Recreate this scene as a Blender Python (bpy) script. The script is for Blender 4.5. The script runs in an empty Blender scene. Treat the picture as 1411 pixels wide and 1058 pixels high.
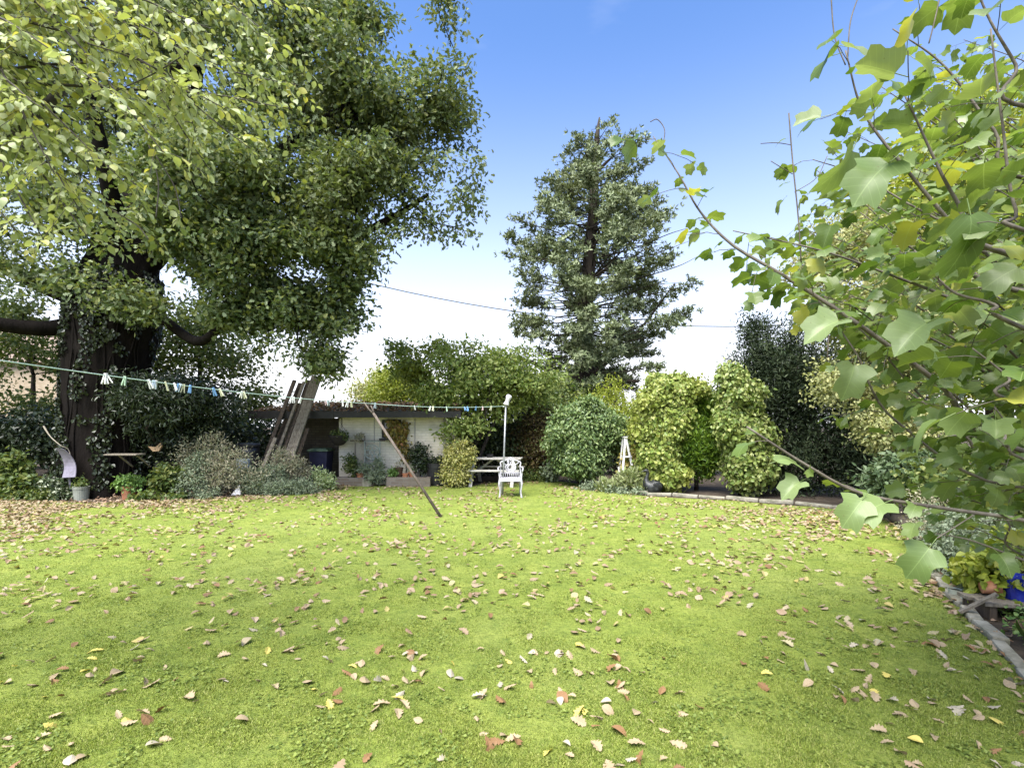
import bpy, bmesh, math, random
import numpy as np
from mathutils import Vector, Matrix, noise as mnoise

R = math.radians
PI = math.pi
random.seed(11)
rng = np.random.default_rng(11)
SC = bpy.context.scene
COL = SC.collection

# ------------------------------------------------------------------ camera
F = 705.5          # focal length in pixels of the 1411 px wide photograph
CH = 1.6           # eye height
HZ = 588.0         # row of the horizon
cam = bpy.data.cameras.new('Camera')
co = bpy.data.objects.new('Camera', cam)
COL.objects.link(co)
co.location = (0, 0, CH)
co.rotation_euler = (R(90), 0, 0)
cam.sensor_width = 36.0
cam.lens = 18.0
cam.shift_y = (HZ - 529.0) / 1411.0
cam.clip_start = 0.05
cam.clip_end = 2000
SC.camera = co


def P(px, py, D):
    return Vector(((px - 705.5) / F * D, D, CH + (HZ - py) / F * D))


def G(px, py, z=0.0):
    D = (CH - z) * F / (py - HZ)
    return Vector(((px - 705.5) / F * D, D, z))


def S(r, g, b):
    def f(c):
        c /= 255.0
        return c / 12.92 if c <= 0.04045 else ((c + 0.055) / 1.055) ** 2.4
    return (f(r), f(g), f(b))


# ------------------------------------------------------------------ objects
def tag(o, label=None, cat=None, group=None, kind=None):
    if label: o['label'] = label
    if cat: o['category'] = cat
    if group: o['group'] = group
    if kind: o['kind'] = kind
    return o


def thing(name, label, cat, loc, group=None):
    o = bpy.data.objects.new(name, None)
    o.empty_display_size = 0.2
    COL.objects.link(o)
    o.location = loc
    return tag(o, label, cat, group)


def origin(o):
    v = Vector((0, 0, 0))
    while o is not None:
        v += Vector(o.location)
        o = o.parent
    return v


def link(name, me, m, parent=None, loc=None):
    o = bpy.data.objects.new(name, me)
    if m is not None:
        me.materials.append(m)
    COL.objects.link(o)
    if parent is not None:
        o.parent = parent
        me.transform(Matrix.Translation(-origin(parent)))
    elif loc is not None:
        me.transform(Matrix.Translation(-Vector(loc)))
        o.location = loc
    return o


def copy_tree(o, parent=None):
    c = o.copy()
    COL.objects.link(c)
    c.parent = parent
    for ch in o.children:
        copy_tree(ch, c)
    return c


# ------------------------------------------------------------------ mesh builder
def frames(pts):
    n = len(pts)
    T = []
    for i in range(n):
        a = pts[max(i - 1, 0)]
        b = pts[min(i + 1, n - 1)]
        t = (b - a)
        if t.length < 1e-9: t = Vector((0, 0, 1))
        T.append(t.normalized())
    ref = Vector((0, 0, 1)) if abs(T[0].z) < 0.9 else Vector((1, 0, 0))
    u = T[0].cross(ref).normalized()
    out = []
    for t in T:
        u = u - t * u.dot(t)
        if u.length < 1e-6:
            u = t.orthogonal()
        u.normalize()
        out.append((t, u, t.cross(u)))
    return out


class MB:
    def __init__(s):
        s.v = []; s.f = []

    def add(s, vs, fs):
        k = len(s.v)
        s.v += [tuple(v) for v in vs]
        s.f += [tuple(i + k for i in f) for f in fs]
        return s

    def tube(s, pts, rad, n=6, jit=0.0, flat=1.0):
        pts = [Vector(p) for p in pts]
        if not hasattr(rad, '__len__'): rad = [rad] * len(pts)
        fr = frames(pts)
        vs = []; fs = []
        for (p, (t, u, w), r) in zip(pts, fr, rad):
            for k in range(n):
                a = 2 * PI * k / n
                rr = r * (1 + (random.uniform(-jit, jit) if jit else 0))
                vs.append(p + u * (math.cos(a) * rr) + w * (math.sin(a) * rr * flat))
        m = len(pts)
        for i in range(m - 1):
            for k in range(n):
                k2 = (k + 1) % n
                fs.append((i * n + k, i * n + k2, (i + 1) * n + k2, (i + 1) * n + k))
        fs.append(tuple(range(n - 1, -1, -1)))
        fs.append(tuple((m - 1) * n + k for k in range(n)))
        return s.add(vs, fs)

    def box(s, c, size, rz=0.0, rot=None):
        c = Vector(c)
        M = rot if rot is not None else Matrix.Rotation(rz, 3, 'Z')
        x, y, z = [q / 2 for q in size]
        vs = [c + M @ Vector((a, b, d)) for a in (-x, x) for b in (-y, y) for d in (-z, z)]
        fs = [(0, 1, 3, 2), (4, 6, 7, 5), (0, 4, 5, 1), (2, 3, 7, 6), (0, 2, 6, 4), (1, 5, 7, 3)]
        return s.add(vs, fs)

    def bar(s, a, b, w, h, up=(0, 0, 1)):
        a = Vector(a); b = Vector(b)
        y = (b - a).normalized()
        up = Vector(up)
        if abs(y.dot(up)) > 0.97: up = Vector((0, 1, 0)) if abs(y.y) < 0.9 else Vector((1, 0, 0))
        x = y.cross(up).normalized()
        z = x.cross(y)
        M = Matrix((x, y, z)).transposed()
        return s.box((a + b) / 2, (w, (b - a).length, h), rot=M)

    def lathe(s, prof, c, n=20, rot=None):
        c = Vector(c)
        M = rot if rot is not None else Matrix.Identity(3)
        vs = []; fs = []
        for (r, z) in prof:
            for k in range(n):
                a = 2 * PI * k / n
                vs.append(c + M @ Vector((math.cos(a) * r, math.sin(a) * r, z)))
        for i in range(len(prof) - 1):
            for k in range(n):
                k2 = (k + 1) % n
                fs.append((i * n + k, i * n + k2, (i + 1) * n + k2, (i + 1) * n + k))
        fs.append(tuple(range(n - 1, -1, -1)))
        fs.append(tuple((len(prof) - 1) * n + k for k in range(n)))
        return s.add(vs, fs)

    def prism(s, outline, a, b):
        """outline: list of Vectors for face a, offset vector b to the other face"""
        n = len(outline)
        b = Vector(b)
        vs = [Vector(p) + Vector(a) for p in outline] + [Vector(p) + Vector(a) + b for p in outline]
        fs = [tuple(range(n - 1, -1, -1)), tuple(range(n, 2 * n))]
        for k in range(n):
            k2 = (k + 1) % n
            fs.append((k, k2, n + k2, n + k))
        return s.add(vs, fs)

    def build(s, name, m, parent=None, loc=None, smooth=False, bevel=0.0):
        me = bpy.data.meshes.new(name)
        me.from_pydata(s.v, [], s.f)
        if bevel or True:
            bm = bmesh.new(); bm.from_mesh(me)
            bmesh.ops.recalc_face_normals(bm, faces=bm.faces)
            if bevel:
                bmesh.ops.bevel(bm, geom=list(bm.edges), offset=bevel, segments=2, affect='EDGES', profile=0.6)
            bm.to_mesh(me); bm.free()
        if smooth:
            me.polygons.foreach_set('use_smooth', [True] * len(me.polygons))
        return link(name, me, m, parent, loc)


def spline(pts, n=8):
    pts = [Vector(p) for p in pts]
    q = [pts[0] * 2 - pts[1]] + pts + [pts[-1] * 2 - pts[-2]]
    out = []
    for i in range(1, len(q) - 2):
        for k in range(n):
            t = k / n
            a, b, c, d = q[i - 1], q[i], q[i + 1], q[i + 2]
            out.append(0.5 * ((2 * b) + (c - a) * t + (2 * a - 5 * b + 4 * c - d) * t * t + (3 * b - a - 3 * c + d) * t ** 3))
    out.append(pts[-1])
    return out


# ------------------------------------------------------------------ materials
def nodes(name):
    m = bpy.data.materials.new(name)
    m.use_nodes = True
    nt = m.node_tree
    nt.nodes.clear()
    out = nt.nodes.new('ShaderNodeOutputMaterial')
    return m, nt, out


def N(nt, typ, **kw):
    n = nt.nodes.new(typ)
    for k, v in kw.items():
        if k.startswith('i_'):
            n.inputs[k[2:].replace('_', ' ')].default_value = v
        else:
            setattr(n, k, v)
    return n


def ramp(nt, fac, stops):
    n = nt.nodes.new('ShaderNodeValToRGB')
    e = n.color_ramp.elements
    while len(e) < len(stops): e.new(0.5)
    for el, (p, c) in zip(e, stops):
        el.position = p
        el.color = (*c, 1)
    nt.links.new(fac, n.inputs['Fac'])
    return n.outputs['Color']


def mixc(nt, fac, a, b, mode='MIX'):
    n = nt.nodes.new('ShaderNodeMix')
    n.data_type = 'RGBA'; n.blend_type = mode
    for sock, v in ((n.inputs[0], fac), (n.inputs[6], a), (n.inputs[7], b)):
        if isinstance(v, bpy.types.NodeSocket): nt.links.new(v, sock)
        elif isinstance(v, tuple): sock.default_value = (*v, 1)
        else: sock.default_value = v
    return n.outputs[2]


def mth(nt, op, a, b=0.0, c=0.0):
    n = nt.nodes.new('ShaderNodeMath'); n.operation = op
    for i, v in enumerate((a, b, c)):
        if isinstance(v, bpy.types.NodeSocket): nt.links.new(v, n.inputs[i])
        else: n.inputs[i].default_value = v
    return n.outputs[0]


def tex(nt, scale, detail=4, rough=0.6, coord='Object', stretch=None):
    tc = N(nt, 'ShaderNodeTexCoord')
    v = tc.outputs[coord]
    if stretch:
        mp = N(nt, 'ShaderNodeMapping'); mp.inputs['Scale'].default_value = stretch
        nt.links.new(v, mp.inputs['Vector']); v = mp.outputs[0]
    n = N(nt, 'ShaderNodeTexNoise')
    n.inputs['Scale'].default_value = scale
    n.inputs['Detail'].default_value = detail
    n.inputs['Roughness'].default_value = rough
    nt.links.new(v, n.inputs['Vector'])
    return n.outputs['Fac']


def solid(name, c1, c2=None, c3=None, scale=6, rough=0.7, bump=0.2, bscale=None, metal=0.0, spec=0.4, stretch=None, bdist=0.01):
    """weathered opaque material: two or three noise-mixed colours and a fine bump"""
    m, nt, out = nodes(name)
    b = N(nt, 'ShaderNodeBsdfPrincipled')
    b.inputs['Roughness'].default_value = rough
    b.inputs['Metallic'].default_value = metal
    b.inputs['Specular IOR Level'].default_value = spec
    f = tex(nt, scale, 6, 0.65, stretch=stretch)
    c2 = c2 or tuple(x * 0.75 for x in c1)
    c3 = c3 or c1
    nt.links.new(ramp(nt, f, [(0.32, c2), (0.5, c1), (0.7, c3)]), b.inputs['Base Color'])
    if bump:
        bp = N(nt, 'ShaderNodeBump'); bp.inputs['Strength'].default_value = bump; bp.inputs['Distance'].default_value = bdist
        nt.links.new(tex(nt, bscale or scale * 5, 5, 0.7, stretch=stretch), bp.inputs['Height'])
        nt.links.new(bp.outputs[0], b.inputs['Normal'])
    nt.links.new(b.outputs[0], out.inputs[0])
    return m


def leafmat(name, stops, trans=0.3, rough=0.5, spec=0.35, patch=None, pscale=0.6, veins=False, dark=None):
    """stops: colours spread over the single leaves; patch: a colour some larger areas turn to"""
    m, nt, out = nodes(name)
    geo = N(nt, 'ShaderNodeNewGeometry')
    n = len(stops)
    rp = ramp(nt, geo.outputs['Random Per Island'], [((i + 0.5) / n, c) for i, c in enumerate(stops)])
    col = rp
    if patch:
        f = tex(nt, pscale, 3, 0.6)
        mr = N(nt, 'ShaderNodeMapRange'); mr.inputs[1].default_value = 0.48; mr.inputs[2].default_value = 0.72
        nt.links.new(f, mr.inputs[0])
        col = mixc(nt, mth(nt, 'MULTIPLY', mr.outputs[0], 0.8), col, patch)
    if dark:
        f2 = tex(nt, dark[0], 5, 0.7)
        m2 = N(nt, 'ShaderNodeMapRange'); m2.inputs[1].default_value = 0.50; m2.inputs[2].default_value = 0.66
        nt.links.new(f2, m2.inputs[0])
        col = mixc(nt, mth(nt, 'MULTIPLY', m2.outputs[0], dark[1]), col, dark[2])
    if veins:
        uv = N(nt, 'ShaderNodeUVMap')
        sp = N(nt, 'ShaderNodeSeparateXYZ'); nt.links.new(uv.outputs[0], sp.inputs[0])
        au = mth(nt, 'ABSOLUTE', mth(nt, 'SUBTRACT', sp.outputs[0], 0.5))
        mid = mth(nt, 'LESS_THAN', au, 0.012)
        fr = mth(nt, 'FRACT', mth(nt, 'MULTIPLY', mth(nt, 'SUBTRACT', sp.outputs[1], mth(nt, 'MULTIPLY', au, 0.75)), 6.5))
        side = mth(nt, 'LESS_THAN', fr, 0.07)
        vv = mth(nt, 'MAXIMUM', mid, mth(nt, 'MULTIPLY', side, 0.6))
        col = mixc(nt, mth(nt, 'MULTIPLY', vv, 0.34), col, tuple(min(1, c * 1.9 + 0.03) for c in stops[n // 2]))
        sp2 = tex(nt, 90, 3, 0.7)
        col = mixc(nt, mth(nt, 'MULTIPLY', mth(nt, 'GREATER_THAN', sp2, 0.69), 0.5), col, (0.12, 0.085, 0.03))
    b = N(nt, 'ShaderNodeBsdfPrincipled')
    b.inputs['Roughness'].default_value = rough
    b.inputs['Specular IOR Level'].default_value = spec
    nt.links.new(col, b.inputs['Base Color'])
    if trans > 0:
        t = N(nt, 'ShaderNodeBsdfTranslucent')
        tcol = mixc(nt, 1.0, col, (1.25, 1.25, 0.6), 'MULTIPLY')
        nt.links.new(tcol, t.inputs['Color'])
        mx = N(nt, 'ShaderNodeMixShader'); mx.inputs[0].default_value = trans
        nt.links.new(b.outputs[0], mx.inputs[1]); nt.links.new(t.outputs[0], mx.inputs[2])
        nt.links.new(mx.outputs[0], out.inputs[0])
    else:
        nt.links.new(b.outputs[0], out.inputs[0])
    return m


def barkmat(name, c1, c2, scale=5, bump=0.8):
    return solid(name, c1, c2, tuple(x * 1.3 for x in c1), scale=scale, rough=0.9, bump=bump, bscale=14, spec=0.1, stretch=(1, 1, 0.25), bdist=0.03)


# ------------------------------------------------------------------ leaf templates
def tmpl_rows(rows, cols, fold=0.1, droop=0.2, twist=0.0, ripple=0.0, petiole=0.0, pw=0.012):
    """rows: (midrib y, outline x, outline y); half-leaf strips mirrored; y = length, x = width, z = normal"""
    V = []; Fc = []; UV = []
    m = len(rows)
    full = list(range(-cols, cols + 1))
    for (ym, ox, oy) in rows:
        for c in full:
            t = abs(c) / cols
            x = math.copysign(ox * t, c) if c else 0.0
            y = ym + (oy - ym) * t
            z = fold * abs(x) - droop * y * y + twist * x * y + ripple * math.sin(9 * y + 3 * (1 if c > 0 else -1)) * t
            V.append((x, y + petiole, z)); UV.append((x + 0.5, y))
    w = 2 * cols + 1
    for i in range(m - 1):
        for k in range(w - 1):
            Fc.append((i * w + k, i * w + k + 1, (i + 1) * w + k + 1, (i + 1) * w + k))
    if petiole > 0:
        k = len(V)
        V += [(-pw, 0, 0.03), (pw, 0, 0.03), (pw, petiole + .01, 0), (-pw, petiole + .01, 0), (0, 0, 0.03 + pw * 2), (0, petiole + .01, pw * 2)]
        UV += [(0.5, 0)] * 6
        Fc += [(k, k + 1, k + 2, k + 3), (k + 1, k + 4, k + 5, k + 2), (k + 4, k, k + 3, k + 5)]
    return (np.array(V, float), Fc, np.array(UV, float))


def tmpl_simple(w=0.3, fold=0.25, droop=0.25, mid=0.45):
    V = [(0, 0, 0), (w, mid * 0.8, fold * w - droop * 0.15), (w * 0.8, mid * 1.5, fold * w * .8 - droop * 0.45), (0, 1, -droop), (-w * 0.8, mid * 1.5, fold * w * .8 - droop * 0.45),
         (-w, mid * 0.8, fold * w - droop * 0.15)]
    Fc = [(0, 1, 2, 3), (0, 3, 4, 5)]
    return (np.array(V, float), Fc, np.array([(v[0] + .5, v[1]) for v in V]))


def tmpl_lobed(w=0.34, fold=0.2, droop=0.2):
    # a coarse oak leaf: two fans from the midrib with three lobes a side
    half = [(0.05, 0.05), (0.62 * w, 0.24), (0.30 * w, 0.36), (w, 0.54), (0.42 * w, 0.63), (0.85 * w, 0.84), (0.3 * w, 0.92)]
    z = lambda x, y: fold * abs(x) - droop * y * y
    V = [(0, 0, 0)] + [(x, y, z(x, y)) for x, y in half] + [(0, 1, z(0, 1))] + [(-x, y, z(x, y)) for x, y in reversed(half)]
    n = len(half)
    Fc = [tuple(range(0, n + 2)), tuple([0] + list(range(n + 1, 2 * n + 2)))]
    return (np.array(V, float), Fc, np.array([(v[0] + .5, v[1]) for v in V]))


def tmpl_tuft(k=7, l=1.0, w=0.09):
    V = []; Fc = []
    r = random.Random(k)
    for i in range(k):
        a = 2 * PI * i / k + r.uniform(-.3, .3)
        el = r.uniform(0.1, 1.1)
        d = Vector((math.cos(a) * math.cos(el), math.sin(a) * math.cos(el), math.sin(el))) * l * r.uniform(.7, 1.1)
        s = Vector((-math.sin(a), math.cos(a), 0)) * w
        b = len(V)
        V += [tuple(d * 0.05 - s * .6), tuple(d * 0.05 + s * .6), tuple(d * .6 + s), tuple(d), tuple(d * .6 - s)]
        Fc.append((b, b + 1, b + 2, b + 3, b + 4))
    return (np.array(V, float), Fc, np.array([(.5, .5)] * len(V)))


OVATE = [(0, 0.02, 0), (0.1, 0.2, 0.12), (0.3, 0.34, 0.32), (0.5, 0.35, 0.52), (0.72, 0.24, 0.74), (0.9, 0.08, 0.91), (1.0, 0.0, 1.0)]
TULIP = [(0.0, 0.03, 0.0), (0.05, 0.22, -0.05), (0.16, 0.42, 0.05), (0.27, 0.58, 0.24), (0.33, 0.48, 0.34), (0.43, 0.38, 0.44), (0.52, 0.36, 0.54),
         (0.62, 0.43, 0.69), (0.70, 0.41, 0.90), (0.76, 0.21, 0.86), (0.82, 0.10, 0.94), (0.86, 0.0, 1.0)]
OAKR = [(0, 0.015, 0), (0.1, 0.07, 0.1), (0.2, 0.18, 0.24), (0.27, 0.10, 0.29), (0.38, 0.27, 0.45), (0.48, 0.15, 0.5), (0.6, 0.31, 0.67),
        (0.7, 0.17, 0.72), (0.8, 0.24, 0.87), (0.9, 0.12, 0.9), (0.97, 0.1, 0.98), (1.0, 0.0, 1.0)]


def unit(a):
    return a / np.maximum(np.linalg.norm(a, axis=1, keepdims=True), 1e-9)


def scatter(name, tmpls, pos, dirs, nors, size, m, parent=None, loc=None, smooth=False, kind=None, uv=False):
    """one mesh of many leaves; each leaf is an island of its own"""
    pos = np.asarray(pos, float); n = len(pos)
    dirs = unit(np.asarray(dirs, float)); nors = np.asarray(nors, float)
    x = unit(np.cross(dirs, nors) + 1e-6)
    z = np.cross(x, dirs)
    size = np.broadcast_to(np.asarray(size, float), (n,))
    if parent is not None: pos = pos - np.array(origin(parent))
    elif loc is not None: pos = pos - np.array(loc)
    which = rng.integers(0, len(tmpls), n)
    VV = []; LL = []; LT = []; UU = []
    base = 0
    for t, (V, Fc, U) in enumerate(tmpls):
        idx = np.nonzero(which == t)[0]
        if len(idx) == 0: continue
        B = np.stack([x[idx], dirs[idx], z[idx]], axis=1)                 # k,3,3 (rows are axes)
        w = np.einsum('vi,kij->kvj', V, B) * size[idx][:, None, None] + pos[idx][:, None, :]
        k, nv = w.shape[:2]
        VV.append(w.reshape(-1, 3))
        fl = np.concatenate([np.array(f) for f in Fc]); ft = np.array([len(f) for f in Fc])
        LL.append((fl[None, :] + (np.arange(k) * nv)[:, None] + base).reshape(-1))
        LT.append(np.tile(ft, k))
        if uv: UU.append(np.tile(U[fl], (k, 1)))
        base += k * nv
    VV = np.concatenate(VV); LL = np.concatenate(LL).astype(np.int32); LT = np.concatenate(LT).astype(np.int32)
    me = bpy.data.meshes.new(name)
    me.vertices.add(len(VV)); me.vertices.foreach_set('co', VV.astype(np.float32).reshape(-1))
    me.loops.add(len(LL)); me.loops.foreach_set('vertex_index', LL)
    me.polygons.add(len(LT))
    st = np.concatenate([[0], np.cumsum(LT)[:-1]]).astype(np.int32)
    me.polygons.foreach_set('loop_start', st)
    me.polygons.foreach_set('use_smooth', np.full(len(LT), bool(smooth)))
    if uv:
        l = me.uv_layers.new(name='UVMap')
        l.data.foreach_set('uv', np.concatenate(UU).astype(np.float32).reshape(-1))
    me.update(calc_edges=True)
    me.validate()
    me.materials.append(m)
    o = bpy.data.objects.new(name, me)
    COL.objects.link(o)
    if parent is not None: o.parent = parent
    elif loc is not None: o.location = loc
    if kind: o['kind'] = kind
    return o


# ------------------------------------------------------------------ crowns
def blob(px, py, D, rx, rz, ry=None):
    p = P(px, py, D)
    return (p.x, p.y, p.z, rx, ry or rx, rz)


def clusters(blobs, n, shell=0.45, gap=0.0, gscale=0.9, zmin=0.05):
    B = np.array(blobs)
    w = (B[:, 3] * B[:, 4] * B[:, 5]) ** 0.7
    out = []; nor = []
    tries = 0
    while len(out) < n and tries < n * 12:
        tries += 1
        b = B[rng.choice(len(B), p=w / w.sum())]
        d = rng.normal(size=3); d /= np.linalg.norm(d)
        r = rng.random() ** shell
        p = b[:3] + d * r * b[3:6]
        if p[2] < zmin: continue
        if gap > 0 and mnoise.noise(Vector(p * gscale)) < gap - 0.45: continue
        out.append(p); nor.append(d)
    return np.array(out), np.array(nor)


def leaves_at(C, Nn, per, sig, up=0.5, out=0.5, jit=0.7, droop=0.3, outdir=0.5):
    n = len(C)
    i = np.repeat(np.arange(n), per)
    k = len(i)
    off = rng.normal(size=(k, 3)) * np.asarray(sig)
    pos = C[i] + off
    o = unit(off + Nn[i] * 0.6 * np.mean(sig))
    d = o * outdir + rng.normal(size=(k, 3)) * 0.6
    d[:, 2] -= droop
    nn = Nn[i] * out + rng.normal(size=(k, 3)) * jit
    nn[:, 2] += up
    return pos, d, nn


def wood_net(roots, targets, rtip, power=0.5, alpha=0.35, rmax=0.3, jit=0.12, sides=5, mb=None, step=0.7):
    """joins every target to the nearest sensible point of the growing branch net"""
    pos = [Vector(r) for r in roots]; par = [-1] * len(pos)
    plen = [0.0] * len(pos)
    T = [Vector(t) for t in targets]
    arr = np.array([list(p) for p in pos])
    T.sort(key=lambda t: float(np.min(np.linalg.norm(arr - np.array(t), axis=1))))
    buf = np.zeros((len(pos) + 8 * len(T) + 10, 3)); pl = np.zeros(len(buf))
    n = len(pos); buf[:n] = arr
    for t in T:
        d = np.linalg.norm(buf[:n] - np.array(t), axis=1)
        j = int(np.argmin(d + alpha * pl[:n]))
        a = pos[j]; L = (t - a).length
        m = max(1, min(5, int(L / step)))
        prev = j
        side = Vector(rng.normal(size=3)) * L * jit
        for q in range(1, m + 1):
            f = q / m
            p = a.lerp(t, f) + side * math.sin(PI * f) + Vector((0, 0, L * 0.08 * math.sin(PI * f)))
            pos.append(p); par.append(prev); pl[n] = pl[prev] + L / m; buf[n] = p
            prev = n; n += 1
    cnt = [0.0] * n
    child = [0] * n
    for i in range(n - 1, -1, -1):
        if child[i] == 0: cnt[i] += 1
        if par[i] >= 0: cnt[par[i]] += cnt[i]; child[par[i]] += 1
    mb = mb or MB()
    for i in range(n):
        if par[i] < 0: continue
        r1 = min(rmax, rtip * cnt[i] ** power)
        r0 = min(rmax, r1 * 1.12 if par[i] < len(roots) else rtip * cnt[par[i]] ** power)
        r0 = min(r0, r1 * 1.8)
        a, b = pos[par[i]], pos[i]
        e = (b - a).normalized() * min(r1, (b - a).length * .2)
        mb.tube([a - e * .5, b + e * .5], [r0, r1], sides)
    return mb


def plant(name, label, cat, base, blobs, ncl, per, sig, size, m, wood, tm, trunk=None, rtip=0.008, wood_n=120, shell=0.45,
          gap=0.0, gscale=0.9, up=0.5, out=0.5, jit=0.7, droop=0.3, outdir=0.5, rmax=0.2, crown='crown', stem='trunk', group=None, zmin=0.05, smooth=False, szvar=0.3, alpha=0.35):
    root = thing(name, label, cat, base, group)
    C, Nn = clusters(blobs, ncl, shell, gap, gscale, zmin)
    pos, d, nn = leaves_at(C, Nn, per, sig, up, out, jit, droop, outdir)
    ok = pos[:, 2] > zmin * 0.5
    pos, d, nn = pos[ok], d[ok], nn[ok]
    sz = size * (1 + rng.uniform(-szvar, szvar, len(pos)))
    scatter(crown, tm, pos, d, nn, sz, m, root, smooth=smooth)
    mb = MB()
    if trunk:
        for (pts, rad) in trunk:
            sp = spline(pts, 5); k = len(sp)
            rr = [rad[0] + (rad[1] - rad[0]) * (i / (k - 1)) for i in range(k)]
            mb.tube(sp, rr, 9, jit=0.06)
        roots = [p for (pts, rad) in trunk for p in spline(pts, 3)[3:]]
    else:
        roots = [Vector(base) + Vector((rng.normal() * .06, rng.normal() * .06, 0.02)) for _ in range(4)]
    idx = rng.choice(len(C), min(wood_n, len(C)), replace=False)
    wood_net(roots, [Vector(c) for c in C[idx]], rtip, rmax=rmax, mb=mb, alpha=alpha)
    mb.build(stem, wood, root, smooth=True)
    return root


LS = [tmpl_simple(0.30, 0.3, 0.2), tmpl_simple(0.34, 0.15, 0.4), tmpl_simple(0.27, 0.45, 0.05)]
LW = [tmpl_simple(0.42, 0.2, 0.25), tmpl_simple(0.46, 0.1, 0.4), tmpl_simple(0.40, 0.35, 0.1)]
LN = [tmpl_simple(0.14, 0.3, 0.3), tmpl_simple(0.12, 0.1, 0.5), tmpl_simple(0.16, 0.3, -0.1)]
LL_ = [tmpl_lobed(0.36, 0.2, 0.2), tmpl_lobed(0.33, 0.35, 0.35), tmpl_lobed(0.38, 0.05, 0.05)]
TF = [tmpl_tuft(7), tmpl_tuft(9, 1.0, .08), tmpl_tuft(6, 1.0, .11)]
TFC = [tmpl_tuft(6, 1.0, .13), tmpl_tuft(5, 1.0, .16), tmpl_tuft(7, .9, .12)]
# ================================================================== LIGHT
SUN_EL, SUN_AZ = R(60), R(207)          # azimuth clockwise from +Y: behind the viewer, a little to the left
SV = Vector((math.sin(SUN_AZ) * math.cos(SUN_EL), math.cos(SUN_AZ) * math.cos(SUN_EL), math.sin(SUN_EL)))
sl = bpy.data.lights.new('sun', 'SUN')
sl.energy = 3.3; sl.angle = R(52); sl.color = (1.0, 0.95, 0.86)
so = bpy.data.objects.new('sun', sl); COL.objects.link(so)
so.rotation_euler = SV.to_track_quat('Z', 'Y').to_euler()
so.location = (0, 0, 30)

W = bpy.data.worlds.new('World'); SC.world = W; W.use_nodes = True
wn = W.node_tree; wn.nodes.clear()
wo = wn.nodes.new('ShaderNodeOutputWorld'); bg = wn.nodes.new('ShaderNodeBackground')
sky = wn.nodes.new('ShaderNodeTexSky'); sky.sky_type = 'NISHITA'; sky.sun_disc = False
sky.sun_elevation = SUN_EL; sky.sun_rotation = SUN_AZ
sky.air_density = 1.0; sky.dust_density = 1.2; sky.ozone_density = 1.6; sky.altitude = 50
tc = wn.nodes.new('ShaderNodeTexCoord')
sx = wn.nodes.new('ShaderNodeSeparateXYZ'); wn.links.new(tc.outputs['Generated'], sx.inputs[0])
# pale autumn haze lying over the lower sky
hz = wn.nodes.new('ShaderNodeMapRange'); hz.interpolation_type = 'LINEAR'
hz.inputs[1].default_value = 0.10; hz.inputs[2].default_value = 0.64; hz.inputs[3].default_value = 1.0; hz.inputs[4].default_value = 0.0
wn.links.new(sx.outputs[2], hz.inputs[0])
cn = wn.nodes.new('ShaderNodeTexNoise'); cn.inputs['Scale'].default_value = 2.2; cn.inputs['Detail'].default_value = 6; cn.inputs['Roughness'].default_value = .6
mp = wn.nodes.new('ShaderNodeMapping'); mp.inputs['Scale'].default_value = (1, 1, 3.2)
wn.links.new(tc.outputs['Generated'], mp.inputs[0]); wn.links.new(mp.outputs[0], cn.inputs['Vector'])
cl = wn.nodes.new('ShaderNodeMapRange'); cl.inputs[1].default_value = 0.60; cl.inputs[2].default_value = 0.80; cl.inputs[4].default_value = 0.12
wn.links.new(cn.outputs['Fac'], cl.inputs[0])
fac = mth(wn, 'MAXIMUM', mth(wn, 'POWER', hz.outputs[0], 1.8), cl.outputs[0])
SKYTINT = mixc(wn, 1.0, sky.outputs[0], (0.47, 0.61, 0.80), 'MULTIPLY')
wn.links.new(mixc(wn, fac, SKYTINT, (3.5, 3.55, 3.75)), bg.inputs['Color'])
bg.inputs['Strength'].default_value = 0.105
wn.links.new(bg.outputs[0], wo.inputs[0])

vs = SC.view_settings
SC.display_settings.display_device = 'sRGB'
vs.view_transform = 'Standard'; vs.look = 'None'; vs.gamma = 1; vs.exposure = 2.04
try: vs.use_curve_mapping = False
except Exception: pass
SC.cycles.max_bounces = 6
SC.cycles.diffuse_bounces = 3
SC.cycles.glossy_bounces = 2
SC.cycles.transmission_bounces = 4
SC.cycles.transparent_max_bounces = 4

# ================================================================== GROUND
SOIL = solid('garden_soil', (0.055, 0.040, 0.026), (0.03, 0.022, 0.015), (0.10, 0.075, 0.05), scale=3.5, rough=0.95, bump=0.9, bscale=24, bdist=0.03)
gb = MB()
gb.add([(-400, -60, 0), (400, -60, 0), (400, 900, 0), (-400, 900, 0)], [(0, 1, 2, 3)])
ground = tag(gb.build('ground', SOIL), kind='structure')

LAWN_PX = [(-900, 688), (-300, 690), (0, 691), (140, 694), (250, 690), (340, 684), (440, 671), (500, 669), (560, 668), (640, 671), (690, 664), (740, 660), (800, 667), (850, 676), (890, 684.5),
           (1000, 690), (1150, 702), (1215, 714)]
lawn_pts = [G(*p) for p in LAWN_PX]
lawn_pts += [Vector(p) for p in ((6.35, 8.2, 0), (5.75, 7.0, 0), (5.1, 6.2, 0), (4.56, 5.45, 0), (3.95, 4.45, 0), (3.28, 3.25, 0), (2.4, 1.7, 0), (1.6, 0.2, 0), (0.6, -3, 0), (-12, -3, 0), (-25, 2, 0))]


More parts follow.
